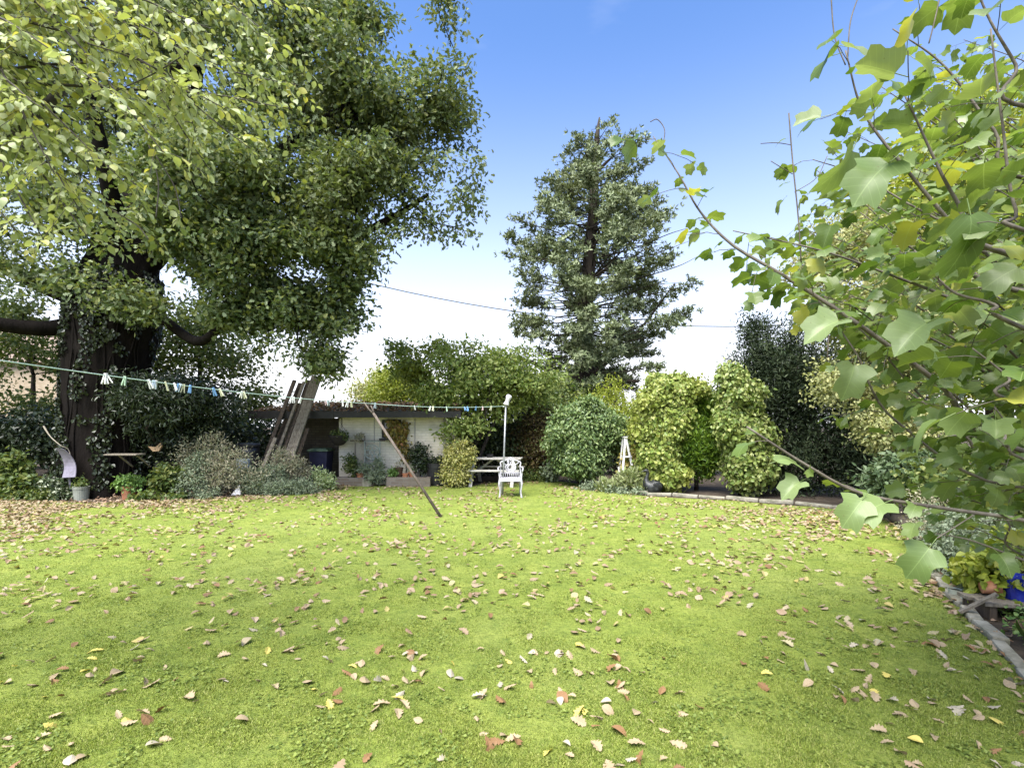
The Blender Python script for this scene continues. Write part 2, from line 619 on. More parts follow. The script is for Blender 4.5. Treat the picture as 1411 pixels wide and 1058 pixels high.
def ragged(poly, step=0.12, amp=0.035):
    out = []
    n = len(poly)
    for i in range(n):
        a, b = poly[i], poly[(i + 1) % n]
        L = (b - a).length
        if L > 12: out.append(a); continue
        k = max(1, int(L / step))
        nx = Vector((-(b - a).y, (b - a).x, 0)).normalized()
        for q in range(k):
            p = a.lerp(b, q / k)
            out.append(p + nx * (mnoise.noise(p * 2.3) * amp * 2 + random.uniform(-amp, amp) * .6))
    return out


lp = ragged(lawn_pts)
LAWN_Z = 0.012
m, nt, out = nodes('mown_mossy_grass')
b = N(nt, 'ShaderNodeBsdfPrincipled'); b.inputs['Roughness'].default_value = 0.9; b.inputs['Specular IOR Level'].default_value = 0.12
big = tex(nt, 0.45, 4, 0.6)
midn = tex(nt, 2.4, 5, 0.65)
fine = tex(nt, 42, 5, 0.75)
c = ramp(nt, midn, [(0.30, (0.13, 0.175, 0.034)), (0.48, (0.195, 0.245, 0.048)), (0.68, (0.25, 0.29, 0.064))])
c = mixc(nt, ramp(nt, big, [(0.45, (0, 0, 0)), (0.65, (0.6, 0.6, 0.6))]), c, (0.24, 0.28, 0.078))
c = mixc(nt, ramp(nt, tex(nt, 11, 5, 0.7), [(.50, (0, 0, 0)), (.66, (.6, .6, .6))]), c, (0.09, 0.14, 0.03))  # darker clumps: moss tone plus small shadow specks painted into the turf colour
c = mixc(nt, 0.62, c, ramp(nt, fine, [(0.30, (0.30, 0.36, 0.25)), (0.5, (0.95, 0.95, 0.9)), (0.72, (1.35, 1.3, 1.2))]), 'MULTIPLY')
nt.links.new(c, b.inputs['Base Color'])
bp = N(nt, 'ShaderNodeBump'); bp.inputs['Strength'].default_value = 0.9; bp.inputs['Distance'].default_value = 0.03
nt.links.new(mth(nt, 'ADD', fine, mth(nt, 'MULTIPLY', tex(nt, 9, 4, 0.7), 1.2)), bp.inputs['Height'])
nt.links.new(bp.outputs[0], b.inputs['Normal']); nt.links.new(b.outputs[0], out.inputs[0])
LAWN = m
lb = MB()
k = len(lp)
lb.add([(p.x, p.y, LAWN_Z) for p in lp], [tuple(range(k))])
lawn = lb.build('lawn', LAWN)
bm = bmesh.new(); bm.from_mesh(lawn.data); bmesh.ops.triangulate(bm, faces=bm.faces)
for f in bm.faces:
    if f.normal.z < 0: f.normal_flip()
bm.to_mesh(lawn.data); bm.free()
tag(lawn, kind='structure')

LPX = np.array([p.x for p in lp]); LPY = np.array([p.y for p in lp])


def in_lawn(x, y):
    x = np.asarray(x); y = np.asarray(y)
    r = np.zeros(x.shape, bool)
    n = len(LPX); j = n - 1
    for i in range(n):
        xi, yi, xj, yj = LPX[i], LPY[i], LPX[j], LPY[j]
        if yi != yj:
            cnd = ((yi > y) != (yj > y)) & (x < (xj - xi) * (y - yi) / (yj - yi) + xi)
            r ^= cnd
        j = i
    return r


# short turf: single blades, thickest close by
nb = 420000
u = rng.random(nb)
D0, D1 = 1.9, 15.5
yy = 1.0 / (1 / D0 + (1 / D1 - 1 / D0) * u ** 0.9)
xx = (rng.random(nb) * 2 - 1) * 1.12 * yy
clump = np.array([mnoise.noise(Vector((a * 3.1, c_ * 3.1, 0))) for a, c_ in zip(xx, yy)])
ok = in_lawn(xx, yy) & (rng.random(nb) < 0.75 + clump * 0.9)
xx, yy, clump = xx[ok], yy[ok], clump[ok]
nb = len(xx)
BL = []
for (w, bnd, h) in ((0.085, 0.35, 1.0), (0.10, 0.6, .9), (0.075, 0.15, 1.1), (.12, .9, .7)):
    V = [(-w, 0, 0), (w, 0, 0), (w * .7, h * .6, bnd * .25), (0, h, bnd), (-w * .7, h * .6, bnd * .25)]
    BL.append((np.array(V, float), [(0, 1, 2, 3, 4)], np.array([(.5, .5)] * 5)))
dirs = np.stack([rng.normal(size=nb) * .8, rng.normal(size=nb) * .8, np.full(nb, 0.75)], 1)
nors = np.stack([rng.normal(size=nb), rng.normal(size=nb), rng.random(nb) * 1.2], 1)
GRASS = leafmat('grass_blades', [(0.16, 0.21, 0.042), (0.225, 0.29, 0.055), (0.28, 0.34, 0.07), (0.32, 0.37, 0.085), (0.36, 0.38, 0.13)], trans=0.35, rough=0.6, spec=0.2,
                patch=(0.30, 0.33, 0.08), pscale=0.7, dark=(13, 0.6, (0.11, 0.165, 0.035)))  # dark mottling puts small shadow specks and moss tone into the blade colour
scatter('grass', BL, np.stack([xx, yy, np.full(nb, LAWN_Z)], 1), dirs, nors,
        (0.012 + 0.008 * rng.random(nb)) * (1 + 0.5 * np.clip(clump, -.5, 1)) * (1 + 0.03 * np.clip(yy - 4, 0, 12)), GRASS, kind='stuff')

# ------------------------------------------------------------------ fallen leaves
FT = [tmpl_rows(OAKR, 1, fold=f, droop=d, twist=t, ripple=.03) for f, d, t in ((0.35, 0.25, 0.3), (-0.3, -0.2, 0.2), (0.6, 0.1, -0.4), (0.15, 0.45, -0.2), (-0.5, 0.15, .5))]
FT += [tmpl_rows(OVATE, 1, fold=f, droop=d, twist=t) for f, d, t in ((0.4, 0.3, 0.3), (-0.3, 0.2, -0.5))]
TAN = leafmat('fallen_leaf_tan', [(0.18, 0.12, 0.065), (0.26, 0.19, 0.11), (0.33, 0.255, 0.16), (0.22, 0.155, 0.09)], trans=0.12, rough=.65)
BRN = leafmat('fallen_leaf_brown', [(0.16, 0.085, 0.04), (0.22, 0.12, 0.05), (0.12, 0.07, 0.04)], trans=0.1, rough=.65)
YEL = leafmat('fallen_leaf_yellow', [(0.55, 0.42, 0.08), (0.5, 0.45, 0.12), (0.6, 0.40, 0.10)], trans=0.2, rough=.6)
GRY = leafmat('fallen_leaf_pale', [(0.33, 0.30, 0.22), (0.40, 0.34, 0.27), (0.29, 0.29, 0.18)], trans=0.15, rough=.6)


def leaf_density(x, y):
    px = 705.5 + F * x / y; py = HZ + F * CH / y
    d = 0.75 + 0.0 * x
    d = d + 7.5 * np.clip((752 - py - px * 0.12) / 50, 0, 1) ** 1.3 * (px < 480)           # thick drift under the oak
    d = d + 4.5 * np.exp(-(((px - 1195) / 95) ** 2 + ((py - 738) / 26) ** 2))         # drift by the right bed
    d = d + 2.2 * np.exp(-(((px - 1060) / 150) ** 2 + ((py - 712) / 16) ** 2))
    edge = np.clip(1 - np.abs(x - np.interp(y, [0.2, 1.7, 3.25, 4.45, 5.45, 6.2], [1.6, 2.4, 3.28, 3.95, 4.56, 5.1])) / 0.4, 0, 1)
    d = d + 3.5 * edge * (y < 6.4)
    return d


n = 130000
yy = np.sqrt(rng.random(n) * (15.8 ** 2 - 1.9 ** 2) + 1.9 ** 2); xx = (rng.random(n) * 2 - 1) * 1.15 * yy
area = 1.15 * (15.8 ** 2 - 1.9 ** 2)
pr = leaf_density(xx, yy) * 50 * area / n
cl_ = np.array([mnoise.noise(Vector((a * 1.1, c_ * 1.1, 5))) for a, c_ in zip(xx, yy)])
ok = in_lawn(xx, yy) & (rng.random(n) < pr * (0.8 + 1.7 * cl_))
xx, yy = xx[ok], yy[ok]
print('fallen leaves', len(xx))
o_ = np.argsort(yy); xx, yy = xx[o_], yy[o_]
NIND = 300
# the 300 nearest are leaves of their own
protos = []
kinds = [('tan', TAN, 'dry pale tan oak leaf lying curled on the lawn', 0.6), ('brown', BRN, 'dark brown oak leaf lying curled on the lawn', 0.16),
         ('yellow', YEL, 'yellow fallen leaf lying on the lawn', 0.08), ('pale', GRY, 'pale greenish grey underside of a fallen leaf on the lawn', 0.16)]
meshes = {}
for kn, mt, lab, w in kinds:
    meshes[kn] = []
    for t, (V, Fc, U) in enumerate(FT):
        me = bpy.data.meshes.new('fallen_leaf')
        V2 = V * 1.0; V2[:, 1] -= 0.5; V2[:, 2] -= V2[:, 2].mean()
        me.from_pydata([tuple(v) for v in V2], [], Fc); me.materials.append(mt)
        meshes[kn].append(me)
vis = np.abs(xx) < yy * 1.01
first = np.nonzero(vis & (HZ + F * CH / yy < 1066))[0][:NIND]
rest = np.setdiff1d(np.arange(len(xx)), first)
proto_o = None
for q in first:
    r_ = rng.random(); acc = 0
    for kn, mt, lab, w in kinds:
        acc += w
        if r_ < acc: break
    if proto_o is None:
        o = bpy.data.objects.new('fallen_leaf', meshes[kn][0])
        proto_o = o
    else:
        o = proto_o.copy()
    o.data = meshes[kn][rng.integers(0, len(FT))]
    COL.objects.link(o)
    s_ = 0.045 + 0.055 * rng.random() ** 1.2
    o.scale = (s_, s_, s_)
    o.location = (xx[q], yy[q], LAWN_Z + 0.009 + rng.random() * .014)
    o.rotation_euler = (rng.normal() * .28, rng.normal() * .28, rng.random() * 2 * PI)
    tag(o, lab, 'leaf', kn + ' leaves scattered over the lawn')
k = len(rest)
d_ = np.stack([rng.normal(size=k), rng.normal(size=k), rng.normal(size=k) * .2], 1)
n_ = np.stack([rng.normal(size=k) * .3, rng.normal(size=k) * .3, np.ones(k)], 1)
LIT = leafmat('leaf_litter', [(0.17, 0.095, 0.045), (0.23, 0.165, 0.10), (0.28, 0.21, 0.135), (0.33, 0.255, 0.175), (0.19, 0.12, 0.07), (0.33, 0.28, 0.18), (0.33, 0.27, 0.08), (0.30, 0.275, 0.19), (0.25, 0.175, 0.11)], trans=.12, rough=.65)
scatter('leaf_litter', FT, np.stack([xx[rest], yy[rest], LAWN_Z + .02 + rng.random(k) * .015], 1), d_, n_, rng.uniform(.055, .1, k), LIT, kind='stuff')
# litter on the bare soil of the beds
k = 5200
bx = np.concatenate([rng.uniform(-12, -6, 1800), rng.uniform(2.2, 8, 3400)])
by = np.concatenate([rng.uniform(10.3, 13.5, 1800), rng.uniform(1.2, 9, 3400)])
okb = ~in_lawn(bx, by); bx, by = bx[okb], by[okb]; k = len(bx)
BLIT = leafmat('bed_litter', [(0.13, 0.075, 0.045), (0.20, 0.13, 0.085), (0.30, 0.21, 0.14), (0.40, 0.30, 0.22), (0.24, 0.15, 0.10)], trans=.1, rough=.7)
scatter('bed_leaf_litter', FT, np.stack([bx, by, .012 + rng.random(k) * .03], 1), np.stack([rng.normal(size=k), rng.normal(size=k), rng.normal(size=k) * .25], 1),
        np.stack([rng.normal(size=k) * .4, rng.normal(size=k) * .4, np.ones(k)], 1), rng.uniform(.05, .095, k), BLIT, kind='stuff')

# clover and moss in the turf
n = 60000
yy = 1.0 / (1 / 1.9 + (1 / 12 - 1 / 1.9) * rng.random(n) ** .9); xx = (rng.random(n) * 2 - 1) * 1.1 * yy
cl_ = np.array([mnoise.noise(Vector((a * 2.6, c_ * 2.6, 9))) + .5 * mnoise.noise(Vector((a * 9, c_ * 9, 3))) for a, c_ in zip(xx, yy)])
ok = in_lawn(xx, yy) & (cl_ > .16)
xx, yy = xx[ok], yy[ok]; k = len(xx)
CLV = leafmat('clover_leaves', [(0.10, 0.145, 0.024), (0.15, 0.20, 0.035), (0.21, 0.26, 0.055)], trans=.3, rough=.55)
scatter('clover', LW, np.stack([xx, yy, LAWN_Z + .006 + rng.random(k) * .014], 1), np.stack([rng.normal(size=k), rng.normal(size=k), rng.normal(size=k) * .3 + .1], 1),
        np.stack([rng.normal(size=k) * .4, rng.normal(size=k) * .4, np.ones(k)], 1), .010 + .012 * rng.random(k), CLV, kind='stuff')
# ================================================================== FOLIAGE MATERIALS
OAKL = leafmat('oak_leaves', [(0.055, 0.085, 0.028), (0.095, 0.14, 0.052), (0.145, 0.195, 0.085), (0.20, 0.245, 0.125), (0.18, 0.20, 0.055)], trans=0.33, rough=0.5, spec=0.4,
               patch=(0.11, 0.135, 0.035), pscale=0.28)
CEDL = leafmat('cedar_needles', [(0.06, 0.085, 0.032), (0.12, 0.155, 0.07), (0.185, 0.225, 0.115), (0.25, 0.29, 0.165)], trans=0.15, rough=0.6, patch=(0.10, 0.115, 0.04), pscale=.3)
APPL = leafmat('apple_leaves', [(0.11, 0.165, 0.038), (0.17, 0.235, 0.06), (0.24, 0.30, 0.09), (0.30, 0.34, 0.11)], trans=0.35, patch=(0.26, 0.27, 0.04), pscale=.5)
LIME = leafmat('lime_leaves', [(0.20, 0.25, 0.03), (0.27, 0.32, 0.04), (0.34, 0.36, 0.06), (0.24, 0.29, 0.04)], trans=0.35)
PALEL = leafmat('pale_leaves', [(0.27, 0.29, 0.13), (0.34, 0.35, 0.17), (0.40, 0.38, 0.16), (0.22, 0.25, 0.09)], trans=0.3)
IVYY = leafmat('ivy_yellow_green', [(0.13, 0.19, 0.035), (0.19, 0.25, 0.05), (0.25, 0.30, 0.07), (0.29, 0.31, 0.09)], trans=0.22, rough=.45, spec=.4, patch=(0.26, 0.28, 0.05), pscale=.9)
IVYG = leafmat('ivy_green', [(0.11, 0.165, 0.035), (0.16, 0.22, 0.05), (0.22, 0.27, 0.07), (0.27, 0.30, 0.10)], trans=0.2, rough=.45, spec=.45)
DOME = leafmat('laurel_leaves', [(0.08, 0.135, 0.045), (0.12, 0.185, 0.06), (0.17, 0.235, 0.08), (0.21, 0.27, 0.10)], trans=0.2, rough=.42, spec=.5)
YEWL = leafmat('yew_needles', [(0.013, 0.024, 0.010), (0.026, 0.042, 0.017), (0.045, 0.062, 0.026)], trans=0.05, rough=.6, spec=.25)
THUJ = leafmat('thuja_sprays', [(0.06, 0.125, 0.012), (0.10, 0.175, 0.018), (0.145, 0.225, 0.022)], trans=.25)
DARKL = leafmat('dark_evergreen_leaves', [(0.016, 0.026, 0.010), (0.025, 0.040, 0.015), (0.038, 0.056, 0.022)], trans=.15, rough=.4, spec=.5)
MIDL = leafmat('mid_green_leaves', [(0.05, 0.085, 0.02), (0.08, 0.12, 0.03), (0.12, 0.16, 0.04), (0.16, 0.18, 0.05)], trans=.3)
COPL = leafmat('copper_leaves', [(0.05, 0.032, 0.016), (0.08, 0.052, 0.02), (0.11, 0.08, 0.025), (0.10, 0.10, 0.03)], trans=.25)
GREYL = leafmat('silver_leaves', [(0.12, 0.155, 0.095), (0.17, 0.21, 0.135), (0.22, 0.255, 0.17), (0.14, 0.18, 0.10)], trans=.15, rough=.65)
SEED = leafmat('seed_heads', [(0.20, 0.19, 0.12), (0.30, 0.27, 0.18), (0.36, 0.33, 0.24), (0.22, 0.25, 0.15)], trans=.15, rough=.7)
FRESH = leafmat('fresh_green_leaves', [(0.10, 0.19, 0.045), (0.14, 0.245, 0.06), (0.19, 0.29, 0.09)], trans=.3)
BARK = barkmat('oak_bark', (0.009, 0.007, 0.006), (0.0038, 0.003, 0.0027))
BARKG = barkmat('grey_bark', (0.12, 0.10, 0.08), (0.06, 0.05, 0.042))
BARKD = barkmat('dark_bark', (0.05, 0.042, 0.034), (0.025, 0.02, 0.017))

# ================================================================== OAK
OD = 12.3
ob = P(142, 680, OD); ob.z = 0
oak = thing('oak_tree', 'huge old oak with a thick dark trunk and wide crown over the left bed', 'tree', ob)
mb = MB()
tr = spline([ob + Vector((0, 0, -.15)), P(143, 640, OD), P(146, 560, OD), P(152, 490, OD), P(158, 430, OD), P(168, 370, OD), P(195, 300, OD + .2), P(230, 210, OD + .4), P(260, 90, OD + .6), P(270, -60, OD + .6)], 4)
rad0 = [(-.2, 0.98), (0, .94), (0.35, 0.86), (1.2, 0.80), (2.6, 0.80), (3.6, 0.84), (4.6, 0.88), (5.6, 0.7), (7.5, 0.5), (10, .35), (13, .2)]
rr = [float(np.interp(p.z, [a for a, _ in rad0], [c_ for _, c_ in rad0])) for p in tr]
def rv0_(): return Vector((random.gauss(0, 1), random.gauss(0, 1), random.gauss(0, 1)))
NS = 72
tv = []; tf = []
tr2 = []; rr2 = []
for (p0, r0_), (p1, r1_) in zip(zip(tr, rr), zip(tr[1:], rr[1:])):
    for q_ in range(4): tr2.append(p0.lerp(p1, q_ / 4)); rr2.append(r0_ + (r1_ - r0_) * q_ / 4)
for i, (p_, r_) in enumerate(zip(tr2, rr2)):
    for k_ in range(NS):
        a_ = 2 * PI * k_ / NS
        cv = Vector((math.cos(a_), math.sin(a_), 0))
        ridge = abs(mnoise.noise(Vector((cv.x * 7, cv.y * 7, p_.z * .9)))) * -.13 + mnoise.noise(Vector((cv.x * 2, cv.y * 2, p_.z * .7))) * .10 + mnoise.noise(Vector((cv.x * 16, cv.y * 16, p_.z * 4))) * .025
        butt = .18 * max(0, .5 - p_.z) * math.sin(a_ * 5 + .6)
        tv.append(p_ + cv * r_ * (1.04 + ridge + butt))
for i in range(len(tr2) - 1):
    for k_ in range(NS):
        k2_ = (k_ + 1) % NS
        tf.append((i * NS + k_, i * NS + k2_, (i + 1) * NS + k2_, (i + 1) * NS + k_))
mb.add(tv, tf)
limbs = [
    ([P(130, 440, OD), P(70, 452, OD - .6), P(0, 447, OD - 1.2), P(-120, 420, OD - 2)], .26, .16),
    ([P(140, 420, OD), P(60, 395, OD + .8), P(-60, 330, OD + 1.5), P(-200, 250, OD + 2)], .27, .14),
    ([P(180, 430, OD), P(222, 440, OD - .4), P(270, 470, OD - .9), P(300, 455, OD - 1.1), P(345, 428, OD - 1.3), P(400, 410, OD - 1.2)], .17, .06),
    ([P(170, 400, OD), P(240, 330, OD), P(330, 250, OD - .2), P(430, 180, OD - .4), P(500, 140, OD - .5), P(560, 138, OD - .7)], .34, .09),
    ([P(200, 350, OD), P(280, 330, OD - .8), P(380, 320, OD - 1.2), P(470, 330, OD - 1), P(540, 300, OD - 1), P(590, 268, OD - 1)], .26, .05),
    ([P(480, 155, OD - .4), P(515, 180, OD - .4), P(540, 235, OD - .4), P(560, 290, OD - .4)], .11, .04),
    ([P(180, 380, OD), P(150, 250, OD - 1.2), P(120, 120, OD - 2), P(110, 0, OD - 2.4)], .3, .1),
    ([P(240, 240, OD + .3), P(330, 140, OD + .6), P(420, 60, OD + .6), P(500, -30, OD + .4)], .26, .1),
]
roots = [p for p in tr if p.z > 3.6]
for pts, r0, r1 in limbs:
    sp = spline(pts, 5); k = len(sp)
    mb.tube(sp, [.78 * (r0 + (r1 - r0) * i / (k - 1)) for i in range(k)], 10, jit=.08)
    roots += sp[2:]
oblobs = [
    blob(60, 150, 13, 3.2, 2.6, 3), blob(230, 40, 13, 3.2, 2.6, 3), blob(390, 40, 12.6, 2.1, 2.2, 2.6), blob(455, 130, 12, 1.9, 2.0, 2.2),
    blob(545, 175, 11.8, 1.35, 1.45, 1.6), blob(612, 150, 11.7, .78, 1.05, 1.0), blob(625, 215, 11.7, .68, .9, .9), blob(612, 285, 11.6, .62, .72, .8), blob(545, 280, 11.6, .9, .95, 1.0),
    blob(440, 265, 11.4, 1.8, 1.6, 1.8), blob(310, 280, 10.6, 1.9, 1.5, 1.7), blob(215, 320, 10.2, 1.3, 1.0, 1.2), blob(420, 385, 11.4, 1.25, 1.45, 1.4),
    blob(450, 465, 11.5, .62, .75, .8), blob(350, 385, 11.2, 1.2, 1.0, 1.2), blob(290, 410, 11, .9, .6, .8), blob(400, 440, 11.3, .9, .9, .9), blob(340, 455, 11.4, .7, .55, .7), blob(470, 420, 11.5, .55, .7, .7), blob(440, 500, 11.5, .45, .45, .5), blob(380, 340, 11, 1.2, 1.2, 1.1), blob(60, 340, 12, 1.8, 1.1, 1.8), blob(20, 420, 11.6, .9, .5, .9), blob(120, 380, 11.2, 1.0, .5, .8),
    blob(632, 295, 11.6, .36, .6, .45), blob(618, -20, 11.6, .5, .5, .4), blob(622, 18, 11.6, .36, .45, .3), blob(508, 40, 12, .55, 1.1, .7), blob(570, 62, 11.7, .25, .2, .25), blob(490, 350, 11.4, .55, .6, .6), blob(330, 205, 10.7, 1.5, 1.1, .9), blob(430, 235, 10.7, 1.3, 1.0, .8), blob(500, 235, 11, 1.0, .9, .8), blob(390, 120, 11, 1.3, 1.2, .9), blob(490, 330, 10.9, .8, .6, .7), blob(250, 215, 10.6, 1.2, 1.0, .9), blob(480, 90, 11.2, .8, .9, .7), blob(235, 385, 11.0, 1.0, .7, .9), blob(150, 405, 10.9, 1.0, .38, .7), blob(275, 350, 11, 1.0, .7, .9), blob(205, 430, 11.0, .5, .35, .4), blob(90, 300, 11.4, 1.4, 1.1, 1.3), blob(-150, 330, 12.5, 2.5, 2.2, 2.5), blob(-200, 100, 13, 3, 3, 3),
    blob(180, -150, 13.5, 4, 2.5, 3.5)]
C, Nn = clusters(oblobs, 5000, shell=0.5, gap=0.42, gscale=0.95)
C2, N2 = clusters([blob(395, 335, 10.7, .9, .4, .6), blob(350, 305, 10.7, .7, .4, .5), blob(350, 240, 10.6, .6, .4, .5), blob(455, 320, 10.8, .6, .4, .5), blob(320, 320, 10.6, .6, .4, .5), blob(450, 430, 11.4, .6, .7, .6), blob(405, 430, 11.3, .6, .6, .5), blob(448, 495, 11.5, .4, .4, .4), blob(475, 390, 11.4, .4, .5, .5), blob(360, 430, 11.3, .6, .4, .5)], 470, shell=.6)
C = np.concatenate([C, C2]); Nn = np.concatenate([Nn, N2])
pos, d, nn = leaves_at(C, Nn, 34, (.17, .17, .11), up=.8, out=.4, jit=.6, droop=.1, outdir=.6)
scatter('crown', LL_, pos, d, nn, 0.108 * (1 + rng.uniform(-.35, .35, len(pos))), OAKL, oak)
idx = rng.choice(len(C), 800, replace=False)
wood_net(roots, [Vector(c) for c in C[idx]], .011, power=.46, rmax=.16, mb=mb, jit=.2)
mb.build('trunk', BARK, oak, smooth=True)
# dark ivy over the trunk
ivy = thing('trunk_ivy', 'dark glossy ivy climbing over the oak trunk', 'ivy', ob)
ip = []; inn = []; idr = []
T2 = [(p_, r_) for p_, r_ in zip(tr2, rr2) if .15 < p_.z < 5.2]
for q_ in range(16000):
    p_, r_ = random.choice(T2)
    a_ = random.uniform(0, 2 * PI)
    cv = Vector((math.cos(a_), math.sin(a_), 0))
    w_ = p_ + cv * r_ * 1.05 + Vector((0, 0, random.uniform(-.1, .1)))
    if mnoise.noise(Vector((cv.x * 2.2, cv.y * 2.2, w_.z * .55))) + mnoise.noise(w_ * 3) * .5 + abs(w_.z - 2.2) * .10 < .12: continue
    ip.append(tuple(w_ + cv * random.uniform(0, .07))); inn.append(tuple(cv + rv0_() * .45)); idr.append(tuple(Vector((0, 0, -1)) + rv0_() * .6))
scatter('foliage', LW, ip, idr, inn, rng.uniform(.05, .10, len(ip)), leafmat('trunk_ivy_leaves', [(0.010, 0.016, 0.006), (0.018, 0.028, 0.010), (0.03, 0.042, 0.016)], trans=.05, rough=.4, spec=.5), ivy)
vm = MB()
for q_ in range(14):
    a_ = random.uniform(-PI, 0); pts_v = []
    for p_, r_ in T2[::6]: a_ += random.uniform(-.12, .12); pts_v.append(p_ + Vector((math.cos(a_), math.sin(a_), 0)) * r_ * 1.03)
    vm.tube(pts_v, .02, 5)
vm.build('stem', BARK, ivy, smooth=True)
# ================================================================== CEDAR
CD = 22.0
cb = P(800, 560, CD); cb.z = 0
cedar = thing('cedar_tree', 'tall conical blue green cedar with a ragged pointed crown against the sky', 'tree', cb)
mb = MB()
ctr = spline([cb, P(800, 545, CD), P(805, 500, CD), P(806, 440, CD), P(812, 360, CD), P(818, 280, CD), P(822, 200, CD), P(826, 162, CD)], 4)
mb.tube(ctr, [.52 * (1 - i / (len(ctr) - 1)) ** .9 + .03 for i in range(len(ctr))], 12, jit=.06)
low = spline([P(802, 535, CD), P(822, 515, CD), P(850, 525, CD - .5), P(880, 522, CD - .8)], 5)
mb.tube(spline([P(803, 548, CD), P(822, 545, CD - .2), P(850, 528, CD - .5), P(880, 525, CD - 1)], 5), [.15 - .006 * i for i in range(16)], 8)
mb.tube(spline([P(803, 545, CD), P(770, 520, CD - .2), P(735, 500, CD - .5), P(700, 490, CD - 1)], 5), [.15 - .006 * i for i in range(16)], 8)
mb.tube(spline([P(804, 530, CD), P(845, 490, CD), P(885, 450, CD - .3), P(930, 390, CD - .5)], 5), [.13 - .0075 * i for i in range(16)], 8)
# whorls of branches that sweep out and up; width follows the photographed outline
prof = [(162, 4, 4), (180, 26, 42), (210, 48, 62), (250, 68, 85), (290, 100, 100), (320, 112, 118), (360, 108, 140), (400, 118, 146), (430, 112, 138), (470, 100, 112), (500, 92, 105), (525, 60, 92)]
ys = [a for a, _, _ in prof]
tips = []; tdir = []
def rv0(): return Vector((random.gauss(0, 1), random.gauss(0, 1), random.gauss(0, 1)))
nbr = 230
for q in range(nbr):
    py = 164 + (528 - 164) * (q / nbr) ** .82 + random.uniform(-5, 5)
    az = q * 2.399 + random.uniform(-.3, .3)
    sd = math.cos(az)
    Lm = np.interp(py, ys, [a for _, a, _ in prof]) if sd < 0 else np.interp(py, ys, [a for _, _, a in prof])
    L = Lm / F * CD * random.choice((random.uniform(.8, 1.06), random.uniform(.55, 1.0)))
    st = min(ctr, key=lambda p: abs(p.z - P(800, py + 16, CD).z))
    dv = Vector((math.cos(az), math.sin(az), 0))
    rise = .25 if py < 260 else (.12 if py < 420 else -.02)
    pts = [st, st + dv * L * .4 + Vector((0, 0, L * (rise - .06))), st + dv * L * .75 + Vector((0, 0, L * rise)), st + dv * L + Vector((0, 0, L * (rise + .04)))]
    sp = spline([q_ + rv0() * L * .035 for q_ in pts], 4)
    mb.tube(sp, [max(.008, .020 * L ** .5 * (1 - .85 * i / (len(sp) - 1))) for i in range(len(sp))], 5)
    k = max(3, int(L * 5.2))
    for j in range(k):
        f = .22 + .78 * (j + random.random()) / k
        if f < .45 and random.random() < .5: continue
        i0 = min(len(sp) - 2, int(f * (len(sp) - 1)))
        p = sp[i0].lerp(sp[i0 + 1], f * (len(sp) - 1) - i0)
        lat = Vector((-dv.y, dv.x, 0)) * random.uniform(-1, 1) * (.14 + .40 * L * (1 - f) * .5)
        tips.append(p + lat + Vector((0, 0, random.uniform(-.16, .12)))); tdir.append(dv * .7 + Vector((0, 0, random.uniform(.1, .9))) + lat * .8)
for q in range(26):
    f = random.random(); p_ = P(826, 158 + 50 * f, CD); tips.append(p_ + Vector((random.gauss(0, .05 + .28 * f), random.gauss(0, .05 + .28 * f), 0))); tdir.append(Vector((random.gauss(0, .3), random.gauss(0, .3), 1)))
tips = np.array([list(t) for t in tips]); tdir = np.array([list(t) for t in tdir])
gp = np.array([mnoise.noise(Vector(t * .8)) for t in tips]); keep = gp > -.10 + .14 * np.array([random.random() for _ in gp])
tips, tdir = tips[keep], tdir[keep]
per = 10
i_ = np.repeat(np.arange(len(tips)), per)
pos = tips[i_] + rng.normal(size=(len(i_), 3)) * (.17, .17, .10)
dd = tdir[i_] + rng.normal(size=(len(i_), 3)) * .5
scatter('crown', TFC, pos, np.cross(dd, rng.normal(size=dd.shape)), dd, .165 * (1 + rng.uniform(-.3, .4, len(pos))), CEDL, cedar)
mb.build('trunk', BARKD, cedar, smooth=True)
print('cedar tufts', len(pos))

# bare grey dead lower sprays on the right of the cedar are part of its crown
# ================================================================== SMALL APPLE TREE BY THE SHED
AD = 14.6
ab = G(645, 668); ab = Vector((P(648, 650, AD).x, AD, 0))
plant('apple_tree', 'small spreading apple tree with several slender stems in front of the shed', 'tree', ab,
      [blob(640, 515, AD, 1.7, .85, 1.5), blob(570, 505, AD, .8, .5, .8), blob(545, 480, AD, .4, .12, .3), blob(600, 478, AD, .5, .2, .4), blob(700, 515, AD + .3, 1.5, .75, 1.3), blob(745, 535, AD + .5, .8, .6, .8), blob(610, 545, AD - .3, .9, .5, .8), blob(655, 555, AD + .2, .6, .4, .5), blob(622, 590, 13.9, .5, .35, .3), blob(660, 585, 13.9, .45, .35, .3), blob(690, 560, AD + .2, .9, .5, .8)],
      620, 30, (.17, .17, .10), .105, APPL, BARKD, LS, trunk=[([ab, P(655, 620, AD), P(640, 590, AD), P(612, 560, AD), P(585, 520, AD)], (.065, .025)),
      ([ab, P(650, 610, AD), P(643, 570, AD), P(650, 520, AD)], (.07, .025)), ([ab, P(668, 612, AD), P(690, 570, AD + .3), P(735, 530, AD + .5)], (.06, .02)), ([P(652, 620, AD), P(665, 590, AD - .3), P(672, 550, AD - .5)], (.045, .02))],
      rtip=.006, wood_n=200, shell=.6, gap=.36, gscale=1.5, up=.8, droop=.1)

